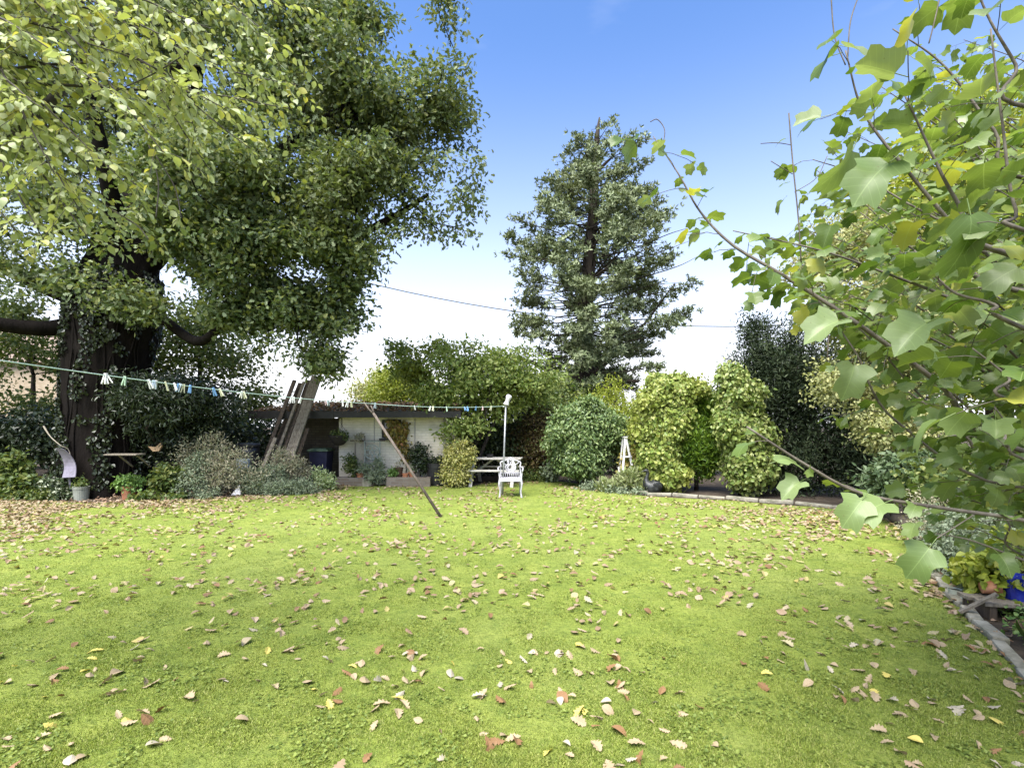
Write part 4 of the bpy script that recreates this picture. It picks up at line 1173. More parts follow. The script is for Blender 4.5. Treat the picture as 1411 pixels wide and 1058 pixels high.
COMP = solid('potting_soil', (0.03, 0.022, 0.015), rough=.95, bump=.8)


def brickmat(name, c1, c2, mortar, bump=.4, painted=True):
    m, nt, out = nodes(name)
    b = N(nt, 'ShaderNodeBsdfPrincipled'); b.inputs['Roughness'].default_value = .85; b.inputs['Specular IOR Level'].default_value = .15
    geo = N(nt, 'ShaderNodeNewGeometry'); sp = N(nt, 'ShaderNodeSeparateXYZ'); nt.links.new(geo.outputs['Position'], sp.inputs[0])
    cb_ = N(nt, 'ShaderNodeCombineXYZ'); nt.links.new(mth(nt, 'ADD', sp.outputs[0], sp.outputs[1]), cb_.inputs[0]); nt.links.new(sp.outputs[2], cb_.inputs[1])
    br = N(nt, 'ShaderNodeTexBrick'); nt.links.new(cb_.outputs[0], br.inputs['Vector'])
    br.inputs['Scale'].default_value = 1.0; br.inputs['Brick Width'].default_value = .225; br.inputs['Row Height'].default_value = .075; br.inputs['Mortar Size'].default_value = .008
    br.inputs['Color1'].default_value = (*c1, 1); br.inputs['Color2'].default_value = (*c2, 1); br.inputs['Mortar'].default_value = (*mortar, 1)
    st = tex(nt, 1.6, 6, .7)
    col = mixc(nt, ramp(nt, st, [(.45, (0, 0, 0)), (.72, (.75, .75, .75))]), br.outputs['Color'], (c1[0] * .55, c1[1] * .54, c1[2] * .48))
    nt.links.new(col, b.inputs['Base Color'])
    bp = N(nt, 'ShaderNodeBump'); bp.inputs['Strength'].default_value = bump; bp.inputs['Distance'].default_value = .012; bp.invert = True
    nt.links.new(mth(nt, 'ADD', br.outputs['Fac'], mth(nt, 'MULTIPLY', tex(nt, 40, 4, .7), .5)), bp.inputs['Height'])
    nt.links.new(bp.outputs[0], b.inputs['Normal']); nt.links.new(b.outputs[0], out.inputs[0])
    return m


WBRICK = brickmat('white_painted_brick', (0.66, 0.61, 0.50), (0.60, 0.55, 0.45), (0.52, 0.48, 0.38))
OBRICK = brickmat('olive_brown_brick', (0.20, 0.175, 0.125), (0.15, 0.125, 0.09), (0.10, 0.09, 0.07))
TBRICK = brickmat('beige_brick', (0.42, 0.34, 0.24), (0.36, 0.28, 0.19), (0.4, 0.35, 0.28))
RBRICK = brickmat('grey_brown_brick', (0.20, 0.17, 0.14), (0.14, 0.11, 0.09), (0.18, 0.17, 0.15))

# ================================================================== SHED
SD = 14.2
XL, XC, XR = P(364, 588, SD).x, P(467, 588, SD).x, P(627, 588, SD).x
sb = Vector((XC, SD, 0))
shed = thing('garden_shed', 'long low white painted brick shed with a leaf covered roof behind the lawn', 'shed', sb)
wx0, wx1 = P(526, 588, SD).x, P(553, 588, SD).x
wz0, wz1 = 1.6 - 15.5 / F * SD, 1.6 + 10 / F * SD
zt = 1.86
w = MB()
w.box(((XC + wx0) / 2, SD + .11, zt / 2), (wx0 - XC, .22, zt))
w.box(((wx1 + XR) / 2, SD + .11, zt / 2), (XR - wx1, .22, zt))
w.box(((wx0 + wx1) / 2, SD + .11, wz0 / 2), (wx1 - wx0, .22, wz0))
w.box(((wx0 + wx1) / 2, SD + .11, (wz1 + zt) / 2), (wx1 - wx0, .22, max(.02, zt - wz1)))
w.box((XR - .11, SD + .22 + 1.9, zt / 2), (.22, 3.8, zt))
w.build('wall', WBRICK, shed)
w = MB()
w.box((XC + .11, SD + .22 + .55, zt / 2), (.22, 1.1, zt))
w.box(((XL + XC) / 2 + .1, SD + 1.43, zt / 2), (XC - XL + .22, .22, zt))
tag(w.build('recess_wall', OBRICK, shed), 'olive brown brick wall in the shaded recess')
# strips of older render beside the window
w = MB(); x0, x1 = P(571, 588, SD).x, P(572.5, 588, SD).x
w.box(((x0 + x1) / 2, SD - .015, .95), (x1 - x0, .03, 1.75))
x0 = P(612, 588, SD).x
w.box((x0, SD - .015, .95), (.05, .03, 1.75))
x0 = P(516, 588, SD).x
w.box((x0, SD - .008, 1.5), (.025, .016, .7))
w.build('drain_batten', solid('grey_batten', (0.34, .32, .28), rough=.8), shed)
fr = MB()
for a in (wx0 + .025, wx1 - .025): fr.box((a, SD + .06, (wz0 + wz1) / 2), (.05, .06, wz1 - wz0))
for a in (wz0 + .025, wz1 - .025): fr.box(((wx0 + wx1) / 2, SD + .06, a), (wx1 - wx0 - .1, .056, .05))
fr.box(((wx0 + wx1) / 2, SD + .06, (wz0 + wz1) / 2), (.03, .05, wz1 - wz0 - .1))
wf = fr.build('window', BLACK, shed)
gl = MB(); gl.box(((wx0 + wx1) / 2, SD + .075, (wz0 + wz1) / 2), (wx1 - wx0 - .1, .008, wz1 - wz0 - .1))
gl.build('pane', solid('dark_glass', (0.012, .013, .014), rough=.08, bump=0, spec=.8), wf)
sl_ = MB(); sl_.box(((wx0 + wx1) / 2, SD - .03, wz0 - .03), (wx1 - wx0 + .1, .12, .05)); sl_.build('sill', BLACK, wf)
rf = MB()
Z0, Z1 = 1.955, 2.43
rf.add([(XL - .25, SD - .35, Z0), (XR + .2, SD - .35, Z0), (XR + .2, SD + 4.2, Z1), (XL - .25, SD + 4.2, Z1),
        (XL - .25, SD - .35, Z0 + .05), (XR + .2, SD - .35, Z0 + .05), (XR + .2, SD + 4.2, Z1 + .05), (XL - .25, SD + 4.2, Z1 + .05)],
       [(3, 2, 1, 0), (4, 5, 6, 7), (0, 1, 5, 4), (1, 2, 6, 5), (2, 3, 7, 6), (3, 0, 4, 7)])
roof = rf.build('roof', FELT, shed)
fa = MB()
fa.box(((XC + XR + .2) / 2, SD - .375, Z0 - .02), (XR + .2 - XC, .05, .17))
fa.box(((XL - .25 + XC) / 2, SD - .37, Z0 - .03), (XC - XL + .23, .04, .20))
fa.box(((XL - .25 + XR + .2) / 2, SD - .17, Z0 - .06), (XR - XL + .4, .32, .03))
fa.build('fascia', BLACK, shed)
k = 2400
lx = rng.uniform(XL - .2, XR + .15, k); ly = SD - .33 + 3.9 * rng.random(k) ** 1.4
lz = Z0 + .06 + (ly - SD + .35) / 4.55 * (Z1 - Z0) + .09 * rng.random(k) * (0.4 + 0.6 * (np.array([mnoise.noise(Vector((a * 1.6, b_, 2))) for a, b_ in zip(lx, ly)]) > 0))
RLIT = leafmat('roof_litter_leaves', [(0.12, 0.065, 0.03), (0.20, 0.11, 0.05), (0.28, 0.17, 0.08), (0.16, 0.10, 0.05), (0.10, .10, .04)], trans=.1, rough=.7)
scatter('roof_leaf_litter', FT, np.stack([lx, ly, lz], 1), rng.normal(size=(k, 3)) * (1, 1, .4), rng.normal(size=(k, 3)) * (.5, .5, 0) + (0, 0, 1), rng.uniform(.08, .13, k), RLIT, kind='stuff')
# autumn creeper over the window
cc, cn_ = clusters([blob(542, 590, SD - .12, .28, .26, .06), blob(556, 600, SD - .1, .16, .4, .05), blob(560, 618, SD - .1, .07, .35, .05)], 60, shell=.6)
cp = thing('creeper', 'autumn coloured creeper hanging over the shed window', 'climber', Vector((P(558, 588, SD).x, SD - .08, 0)))
ps, d_, n_ = leaves_at(cc, cn_, 16, .05, up=.2, out=.2, jit=.4, droop=1); n_[:, 1] -= .8
scatter('foliage', LW, ps, d_, n_, rng.uniform(.06, .11, len(ps)), leafmat('creeper_leaves', [(0.12, .10, .02), (.2, .15, .03), (.09, .09, .025), (.22, .10, .03), (.3, .25, .05)], trans=.25), cp)
mb = MB()
xx0 = P(559, 588, SD).x
mb.tube(spline([(xx0, SD - .06, 0), (xx0 + .03, SD - .06, .6), (xx0 - .03, SD - .06, 1.2), (xx0 - .1, SD - .06, 1.6)], 5), .012, 6)
wood_net([Vector((xx0, SD - .06, z)) for z in (.4, .8, 1.2, 1.5)], [Vector(c) for c in cc[::2]], .003, mb=mb)
mb.build('stem', BARKG, cp)

# neighbour house
ND = 27
nb_ = Vector((P(10, 588, ND).x, ND, 0))
house = thing('neighbour_house', 'beige brick house glimpsed through the leaves left of the oak trunk', 'house', nb_)
a0, a1 = P(-330, 588, ND).x, P(78, 588, ND).x
h_ = P(0, 500, ND).z
w = MB(); w.box(((a0 + a1) / 2, ND + 3, h_ / 2), (a1 - a0, 6, h_)); w.build('wall', TBRICK, house)
r_ = MB(); r_.prism([Vector((a0 - .3, ND - .35, h_ + .002)), Vector((a0 - .3, ND + 6.35, h_ + .002)), Vector((a0 - .3, ND + 3, h_ + 2.2))], (0, 0, 0), (a1 - a0 + .6, 0, 0))
r_.build('roof', solid('roof_tile', (.2, .15, .12), rough=.9, scale=9), house)

# ================================================================== LEANING TIMBER
plk = [((358, 650), (406, 524), .10, .05, PLANKD, 12.9, 'dark squared timber leftmost of the long planks leaning on the shed'),
       ((366, 652), (415, 528), .16, .03, PLANKD, 13.1, 'dark brown board behind the pale planks leaning on the shed'),
       ((375, 644), (419, 526), .07, .05, PLANK, 12.8, 'thin grey batten among the timbers leaning on the shed'),
       ((384, 640), (425, 524), .09, .04, PLANKD, 12.9, 'dark narrow batten between the two pale leaning timbers'),
       ((392, 641), (434, 518), .17, .035, PLANK, 12.7, 'wide tan board standing in the pile of timber by the shed'),
       ((399, 640), (441, 518), .10, .06, PLANK, 12.55, 'pale grey beam at the right front of the leaning timber pile'),
       ((359, 652), (380, 603), .09, .05, PLANK, 12.5, 'short pale timber leaning low at the left of the pile'),
       ((404, 650), (424, 590), .10, .03, PLANKD, 13.3, 'short dark board leaning to the right of the pale beam')]
for (b_, t_, wd, th, mt, bd, lab) in plk:
    # follow the line down to the ground
    top = P(t_[0], t_[1], bd + 1.25 * (1 if t_[1] < 560 else .45))
    gy = HZ + F * CH / bd
    gx = b_[0] + (gy - b_[1]) * (b_[0] - t_[0]) / (b_[1] - t_[1])
    bot = P(gx, gy, bd); bot.z = 0.0
    mbp = MB(); mbp.bar(bot, top, wd, th, up=(0, -1, .3))
    tag(mbp.build('timber_plank', mt, loc=bot, bevel=.006), lab, 'plank', 'timber planks leaning on the shed')

# ================================================================== THINGS BY THE SHED
# wheeled bin
bD = 14.35
bx_ = P(443, 588, bD).x
bin_ = thing('wheelie_bin', 'dark navy wheelie bin with a greenish lid in the shed recess', 'bin', Vector((bx_, bD, 0)))
mbq = MB()
wv = [(-.20, -.22, .06), (.20, -.22, .06), (.20, .22, .06), (-.20, .22, .06), (-.25, -.28, .92), (.25, -.28, .92), (.25, .28, .92), (-.25, .28, .92)]
mbq.add([Vector(v) + Vector((bx_, bD, 0)) for v in wv], [(3, 2, 1, 0), (4, 5, 6, 7), (0, 1, 5, 4), (1, 2, 6, 5), (2, 3, 7, 6), (3, 0, 4, 7)])
mbq.build('body', BINM, bin_, bevel=.025)
l_ = MB(); l_.box((bx_, bD - .01, .95), (.56, .64, .055)); l_.box((bx_, bD - .02, .99), (.44, .5, .03)); l_.build('lid', BINL, bin_, bevel=.015)
for s_ in (-1, 1):
    wh = MB(); wh.lathe([(.03, -.025), (.10, -.025), (.11, 0), (.10, .025), (.03, .025)], (bx_ + s_ * .23, bD + .24, .11), 18, Matrix.Rotation(R(90), 3, 'Y')); wh.build('wheel', BLKP, bin_)
hd = MB(); hd.tube([(bx_ - .2, bD + .33, .93), (bx_ + .2, bD + .33, .93)], .016, 8); hd.build('handle', BLKP, bin_)

# hanging basket
hD = 13.95
hc = P(467, 600, hD)
hb_ = thing('hanging_basket', 'dark hanging basket with trailing plants on the white shed corner', 'basket', hc)
mbq = MB(); mbq.lathe([(.02, -.28), (.12, -.25), (.21, -.16), (.26, -.04), (.275, 0), (.25, 0), (.2, -.04), (.02, -.05)], hc, 22); mbq.build('bowl', solid('coir_liner', (.03, .024, .02), rough=.95, bump=.9), hb_, smooth=True)
br_ = MB(); br_.tube([hc + Vector((0, .25, .45)), hc + Vector((0, .05, .5)), hc + Vector((0, 0, .42))], .01, 6)
for a in range(3): br_.tube([hc + Vector((.26 * math.cos(a * 2.1), .26 * math.sin(a * 2.1), 0)), hc + Vector((0, 0, .42))], .004, 4)
br_.tube([hc + Vector((0, .25, .48)), hc + Vector((0, .25, .2))], .012, 6)
br_.build('bracket', BLACK, hb_)
cc, cn_ = clusters([(hc.x, hc.y, hc.z + .05, .26, .22, .09), (hc.x + .1, hc.y - .1, hc.z - .02, .18, .14, .1)], 45, shell=.6)
ps, d_, n_ = leaves_at(cc, cn_, 12, .04, up=.7, droop=.4); scatter('foliage', LS, ps, d_, n_, .06, MIDL, hb_)

# tall pale trellis board and iron scroll panel
tD = 14.0
tb = Vector((P(496, 588, tD).x, tD, 0))
bd_ = thing('trellis', 'narrow grey timber trellis standing against the white shed wall', 'trellis', tb)
mbq = MB()
zA, zB = P(0, 645, tD).z - .35, P(0, 600, tD).z
for dx in (-.13, .13): mbq.box((tb.x + dx, tD, zB / 2), (.03, .03, zB))
mbq.build('frame', PLANK, bd_)
mbq = MB(); mbq.box((tb.x, tD + .012, zB * .52), (.225, .016, zB * .82)); mbq.build('panel', solid('grey_board', (.30, .27, .22), (.2, .18, .14), rough=.9), bd_)
mbq = MB(); zr = P(0, 607, tD).z
mbq.bar((P(483, 0, tD).x, tD - .035, zr), (P(531, 0, tD).x, tD - .035, zr), .03, .03); mbq.build('rail', PLANKD, bd_)
cc, cn_ = clusters([(tb.x + .0, tD - .05, zB - .03, .12, .06, .15)], 22, shell=.6)
ps, d_, n_ = leaves_at(cc, cn_, 10, .03, droop=.8); scatter('dried_foliage', LS, ps, d_, n_, .05, SEED, bd_)
pb = P(513, 623, tD - .07)
pn = thing('iron_panel', 'ornate pale green iron scroll panel leaning by the trellis', 'panel', Vector((pb.x, tD - .07, 0)))
mbq = MB()
hw, hh = .21, .30
c0 = Vector((pb.x, tD - .07, pb.z))
ring = lambda cx, cz, r, n=20: [c0 + Vector((cx + r * math.cos(2 * PI * i / n), 0, cz + r * math.sin(2 * PI * i / n))) for i in range(n + 1)]
mbq.tube(ring(0, 0, .2), .012, 6); mbq.tube(ring(0, 0, .06), .012, 6)
for i in range(6):
    a = PI * i / 3; e = c0 + Vector((.13 * math.cos(a), 0, .13 * math.sin(a)))
    mbq.tube(ring(.13 * math.cos(a), .13 * math.sin(a), .062, 14), .009, 5)
for dx in (-hw, hw): mbq.tube([c0 + Vector((dx, 0, hh)), c0 + Vector((dx, 0, -c0.z + .25))], .014, 6)
for dz in (-hh, hh): mbq.tube([c0 + Vector((-hw, 0, dz)), c0 + Vector((hw, 0, dz))], .014, 6)
for dx in np.linspace(-.14, .14, 5): mbq.tube([c0 + Vector((dx, 0, -hh)), c0 + Vector((dx, 0, -c0.z + .25))], .008, 5)
mbq.build('scrollwork', VERD, pn)

# planters in front of the shed
def pot(name, label, cat, c, r, h, m, plantm=None, tm=None, pr=.2, ph=.2, n=26, per=12, size=.07, droop=.3, taper=.72, rim=True, group=None, tilt=None, sig=.05):
    c = Vector(c)
    t_ = thing(name, label, cat, c, group)
    M = tilt or Matrix.Identity(3)
    q = MB()
    prof_ = [(.01, 0), (r * taper, 0), (r * (taper + (1 - taper) * .8), h * .8)]
    prof_ += [(r * 1.02, h * .8), (r * 1.04, h), (r * .9, h), (r * .86, h * .86), (.01, h * .86)] if rim else [(r, h), (r * .93, h), (r * .88, h * .88), (.01, h * .88)]
    q.lathe(prof_, c, 22, M); q.build('body', m, t_, smooth=False)
    q = MB(); q.lathe([(.005, h * .88 + .001), (r * .86, h * .88), (.005, h * .9 + .004)], c, 16, M); q.build('soil', COMP, t_)
    if plantm:
        cc, cn_ = clusters([(c.x, c.y, c.z + h + ph * .45, pr, pr * .8, ph)], n, shell=.6, zmin=c.z + .02)
        ps, d_, n_ = leaves_at(cc, cn_, per, sig, up=.7, droop=droop)
        scatter('foliage', tm or LS, ps, d_, n_, size * rng.uniform(.7, 1.2, len(ps)), plantm, t_)
        wb = wood_net([c + Vector((0, 0, h * .85))], [Vector(x_) for x_ in cc[::2]], .003); wb.build('stem', BARKD, t_)
    return t_


pD = 13.85
tr_ = thing('planter_trough', 'dark brick trough at the foot of the white shed wall', 'planter', Vector((P(484, 588, pD).x, pD, 0)))
q = MB(); cx = P(484, 588, pD).x
q.box((cx, pD - .13, .12), (.78, .06, .24)); q.box((cx, pD + .16, .12), (.78, .06, .24))
for s_ in (-.36, .36): q.box((cx + s_, pD + .015, .12), (.06, .23, .236))
q.build('body', RBRICK, tr_, bevel=.006)
q = MB(); q.box((cx, pD + .015, .19), (.66, .23, .02)); q.build('soil', COMP, tr_)
cc, cn_ = clusters([(cx - .02, pD + .02, .55, .18, .1, .38)], 36, shell=.7); ps, d_, n_ = leaves_at(cc, cn_, 14, .05)
scatter('foliage', LS, ps, d_, n_, .07, MIDL, tr_)
q = MB(); q.box((P(508, 588, pD).x, pD - .1, .1), (.24, .2, .2), rz=.1)
tag(q.build('concrete_block', STONE, loc=(P(508, 588, pD).x, pD - .1, 0), bevel=.01), 'grey concrete block beside the dark brick trough', 'block')
pot('flower_pot', 'small terracotta pot standing on the dark brick trough', 'pot', (P(496, 588, 13.8).x, 13.85, .2), .11, .15, TERR, None)
plant('lavender_spray', 'grey green arching spray plant under the iron panel', 'plant', Vector((P(512, 588, 13.75).x, 13.75, 0)),
      [blob(506, 645, 13.7, .28, .1, .12), blob(520, 655, 13.65, .25, .2, .12), blob(522, 640, 13.7, .14, .25, .1)], 70, 18, .05, .09, GREYL, BARKG, LN, crown='foliage', stem='stem', wood_n=30, rtip=.003, droop=.2)
rbx = P(565, 588, 13.8).x
rbed = thing('raised_bed', 'low grey brown brick raised bed in front of the shed', 'raised bed', Vector((rbx, 13.8, 0)))
q = MB(); q.box((rbx, 13.62, .13), (1.16, .11, .26)); q.box((rbx - .525, 13.86, .13), (.11, .37, .256)); q.box((rbx + .525, 13.86, .13), (.11, .37, .256)); q.build('wall', RBRICK, rbed, bevel=.008)
q = MB(); q.box((rbx, 13.86, .2), (.94, .37, .02)); q.build('soil', COMP, rbed)
pot('flower_pot', 'dark brown jar with dry stems standing on the raised bed', 'pot', (P(549, 588, 13.8).x, 13.83, .21), .12, .3, solid('brown_glaze', (.07, .04, .028), rough=.4), SEED, LN, .1, .15, 14, 8, .06)
pot('flower_pot', 'small terracotta pot at the middle of the raised bed', 'pot', (P(559, 588, 13.8).x, 13.75, .21), .09, .14, TERR, None)
pot('flower_pot', 'orange terracotta pot with a pale rim on the raised bed beside the dark bush', 'pot', (P(566, 588, 13.8).x, 13.88, .21), .085, .17, TERR, FRESH, LS, .09, .1, 10, 8, .05)
plant('lime_perennial', 'small bright lime green plant at the left end of the raised bed', 'plant', Vector((P(543, 588, 13.7).x, 13.78, .2)), [blob(543, 650, 13.74, .13, .07, .1)], 26, 14, .04, .06, FRESH, BARKG, LS, crown='foliage', stem='stem', wood_n=10, rtip=.002)
plant('potted_bush', 'dark round headed bush at the right end of the raised bed', 'bush', Vector((P(578, 588, 13.9).x, 13.9, .2)), [blob(577, 625, 13.95, .24, .26, .2), blob(584, 640, 13.9, .2, .15, .18)], 90, 20, .06, .07, DARKL, BARKD, LS, crown='foliage', stem='stem', wood_n=20, rtip=.004)
pot('planter_tub', 'black barrel planter half hidden by the yellow variegated bush', 'planter', (P(602, 588, 13.9).x, 13.95, 0), .29, .62, BLKP, DARKL, LS, .25, .12, 30, 12, .07, taper=.8)
plant('euonymus_bush', 'yellow and green variegated bush left of the picnic table', 'bush', Vector((P(629, 588, 13.6).x, 13.6, 0)),
      [blob(629, 632, 13.6, .40, .38, .35), blob(636, 625, 13.6, .30, .33, .3), blob(626, 655, 13.5, .38, .25, .3)], 330, 22, (.07, .07, .06), .062,
      leafmat('euonymus_leaves', [(.30, .31, .08), (.40, .38, .14), (.46, .43, .20), (.2, .24, .06), (.33, .30, .07)], trans=.2), BARKG, LS, shell=.3, crown='foliage', stem='stem', wood_n=40, rtip=.003, up=.5, out=.8)

# ================================================================== PICNIC TABLE
ptc = Vector((P(682, 588, 14.2).x, 14.2, 0))
pt = thing('picnic_table', 'weathered white wooden picnic table with built in benches behind the chair', 'table', ptc)
A = R(-7)
M_ = Matrix.Rotation(A, 3, 'Z')
def L_(x, y, z): return ptc + M_ @ Vector((x, y, z))
q = MB()
for k in range(5): q.box(L_(0, -.29 + k * .145, .73), (1.5, .13, .035), rz=A)
q.build('tabletop', WOODW, pt, bevel=.004)
for s_ in (-1, 1):
    q = MB()
    for k in range(2): q.box(L_(0, s_ * (.62 + k * .13), .44), (1.5, .12, .035), rz=A)
    q.build('bench', WOODW, pt, bevel=.004)
for s_ in (-1, 1):
    for t_ in (-1, 1):
        q = MB(); q.bar(L_(s_ * .55, t_ * .24, .708), L_(s_ * .55, t_ * .72, 0), .045, .09, up=(1, 0, 0)); q.build('leg', WOODW, pt)
    q = MB(); q.bar(L_(s_ * .505, -.74, .385), L_(s_ * .505, .74, .385), .04, .07); q.bar(L_(s_ * .505, -.33, .675), L_(s_ * .505, .33, .675), .04, .06); q.build('crossbar', WOODW, pt)
    q = MB(); q.bar(L_(s_ * .46, 0, .40), L_(s_ * .05, 0, .70), .04, .05); q.build('brace', WOODW, pt)
q = MB(); q.lathe([(.01, 0), (.08, 0), (.10, .09), (.085, .09), (.01, .03)], L_(-.15, .05, .748), 14)
tag(q.build('bowl', BLKP, loc=L_(-.15, .05, .748)), 'small dark bowl left on top of the picnic table', 'bowl')

# ================================================================== CAST CHAIR
cc0 = G(703, 686); cc0.y += .22
cc0.x = P(703.5, 588, cc0.y).x
ch = thing('garden_chair', 'white ornate cast metal armchair with a pierced back on the lawn', 'chair', cc0)
CHM = solid('white_cast_metal', (.42, .41, .44), (.25, .245, .24), (.52, .51, .54), scale=16, rough=.45, bump=.25)
def K(x, y, z): return cc0 + Vector((x, y, z))
q = MB()
q.prism([K(x, y, .405) for x, y in ((-.25, -.22), (.25, -.22), (.23, .22), (-.23, .22))], (0, 0, 0), (0, 0, .022))
for x in np.linspace(-.2, .2, 9): q.bar(K(x, -.2, .432), K(x * .92, .2, .432), .018, .012)
q.bar(K(-.25, -.225, .40), K(.25, -.225, .40), .03, .055)
q.build('seat', CHM, ch)
for s_ in (-1, 1):
    q = MB(); q.tube(spline([K(s_ * .235, -.20, .42), K(s_ * .255, -.235, .30), K(s_ * .235, -.225, .15), K(s_ * .245, -.245, .03), K(s_ * .25, -.265, 0)], 5), [.028, .027, .026, .024, .022, .02, .019, .018, .017, .016, .016, .016, .017, .018, .02, .022, .022, .024, .024, .026, .026], 8)
    q.build('leg', CHM, ch, smooth=True)
    q = MB(); q.tube(spline([K(s_ * .21, .2, .42), K(s_ * .22, .23, .2), K(s_ * .23, .28, 0)], 5), .018, 8); q.build('leg', CHM, ch, smooth=True)
    q = MB()
    q.tube(spline([K(s_ * .225, .25, .66), K(s_ * .27, .10, .665), K(s_ * .285, -.08, .655), K(s_ * .275, -.19, .635), K(s_ * .27, -.215, .60)], 5), .017, 8)
    q.tube(spline([K(s_ * .275, -.17, .64), K(s_ * .262, -.10, .55), K(s_ * .25, -.12, .47), K(s_ * .245, -.15, .42)], 5), .016, 8)
    q.build('armrest', CHM, ch, smooth=True)
q = MB()
bk = lambda x, z: K(x, .22 + (z - .42) * .16, z)
q.tube(spline([bk(-.22, .42), bk(-.235, .55), bk(-.225, .68), bk(-.235, .76), bk(-.17, .80), bk(-.10, .82), bk(0, .875), bk(.10, .82), bk(.17, .80), bk(.235, .76), bk(.225, .68), bk(.235, .55), bk(.22, .42)], 5), .017, 8)
q.build('back_frame', CHM, ch, smooth=True)
q = MB()
q.tube(spline([bk(0, .52), bk(-.10, .60), bk(-.11, .68), bk(-.05, .73), bk(-.07, .79), bk(0, .86), bk(.07, .79), bk(.05, .73), bk(.11, .68), bk(.10, .60), bk(0, .52)], 6), .020, 7)
q.tube(spline([bk(0, .52), bk(-.055, .61), bk(-.06, .67), bk(0, .72), bk(.06, .67), bk(.055, .61), bk(0, .52)], 6), .022, 7)
for x, z, r in ((0, .60, .028), (-.045, .78, .02), (.045, .78, .02), (0, .82, .022), (0, .755, .02)): q.lathe([(.002, -.014), (r, -.01), (r, .01), (.002, .014)], bk(x, z), 12, Matrix.Rotation(R(90), 3, 'X'))
q.bar(bk(-.22, .525), bk(.22, .525), .02, .03)
for x in (-.17, -.12, -.07, -.02, .03, .08, .13, .18): q.tube([bk(x, .42), bk(x * .95, .52)], .009, 6)
for s_ in (-1, 1): q.tube(spline([bk(s_ * .09, .71), bk(s_ * .16, .74), bk(s_ * .2, .79)], 4), .012, 6)
q.build('back_splat', CHM, ch, smooth=True)

# ================================================================== CLOTHES LINE
poB = G(692.5, 683); poT = P(697, 557, poB.y + .02)
q = MB(); q.tube([poB, poB.lerp(poT, .5), poT], [.021, .021, .019], 12)
post = thing('clothes_post', 'slim pale grey metal post carrying the far end of the washing line', 'post', poB)
q.build('pole', GREYM, post, smooth=True)
q = MB(); q.tube([poT + Vector((-.07, 0, -.055)), poT + Vector((.05, 0, -.055))], .009, 6); q.build('hook', GREYM, post)
q = MB()
tl = Matrix.Rotation(R(20), 3, 'Y')
prof_ = [(.012, -.02), (.062, -.03), (.070, -.012), (.055, .02), (.048, .06), (.052, .11), (.066, .15), (.068, .185), (.05, .215), (.012, .225)]
q.lathe(prof_, poT + Vector((.012, 0, .01)), 18, tl)
tag(q.build('plastic_bottle', solid('milky_plastic', (.62, .6, .62), (.45, .43, .44), (.7, .69, .7), rough=.4, scale=15), loc=poT, smooth=True), 'upturned whitish plastic bottle capping the top of the clothes post', 'bottle')

prB = G(608, 713); prT = P(504, 553, 9.55)
q = MB()
dir_ = (prT - prB).normalized()
fk = prB + dir_ * ((prT - prB).length - .28)
q.tube([prB, prB.lerp(fk, .5), fk], [.027, .026, .024], 10, jit=.03)
sd_ = dir_.cross(Vector((0, 1, 0))).normalized()
q.tube([fk - dir_ * .02 + sd_ * .004, fk + sd_ * .03 + dir_ * .12, fk + dir_ * .29 + sd_ * .035], [.019, .016, .012], 8)
q.tube([fk - dir_ * .02 - sd_ * .004, fk - sd_ * .03 + dir_ * .08, fk + dir_ * .16 - sd_ * .034], [.019, .016, .012], 8)
prp = tag(q.build('clothes_prop', PROP, loc=prB, smooth=True), 'leaning wooden pole with a forked tip propping up the washing line', 'prop')
hang = fk + dir_ * .11
hang.z = max(hang.z, P(0, 556, hang.y).z)
LEFT = P(-8, 489, 4.0)
treeA = LEFT + (LEFT - hang) * .22
treeA.z += .01
def sagline(a, b, s, n):
    return [a.lerp(b, i / n) - Vector((0, 0, s * 4 * (i / n) * (1 - i / n))) for i in range(n + 1)]
segA = sagline(treeA, hang, .075, 60)
segB = sagline(hang, poT + Vector((-.02, 0, -.04)), .05, 16)
q = MB(); q.tube(segA + segB[1:], .0055, 6)
tag(q.build('clothes_line', CORD, loc=segA[30]), 'pale green washing line stretched from the left tree over the prop to the post', 'clothes line')
PEGC = {'white': (.68, .68, .66), 'blue': (.16, .32, .58), 'cream': (.58, .58, .40), 'green': (.38, .52, .38), 'pink': (.58, .42, .42), 'pale blue': (.45, .54, .62)}
pegs = [(145, 'white'), (147, 'white'), (172, 'green'), (205, 'white'), (212, 'pale blue'), (215, 'white'), (228, 'cream'), (240, 'white'), (245, 'blue'), (248, 'pale blue'), (253, 'cream'), (262, 'blue'), (294, 'blue'), (303, 'cream'),
        (333, 'white'), (336, 'cream'), (402, 'white'), (405, 'white'), (415, 'white'), (448, 'pink'), (452, 'pale blue'), (472, 'white'), (479, 'white'), (484, 'cream'), (517, 'pale blue'), (571, 'white'), (593, 'white'),
        (597, 'cream'), (615, 'green'), (640, 'blue'), (644, 'blue'), (656, 'blue'), (665, 'pink'), (677, 'cream')]
allp = segA + segB[1:]
pm = {c: solid('peg_' + c.replace(' ', '_') + '_plastic', v, rough=.45, bump=.05) for c, v in PEGC.items()}
pmesh = {}
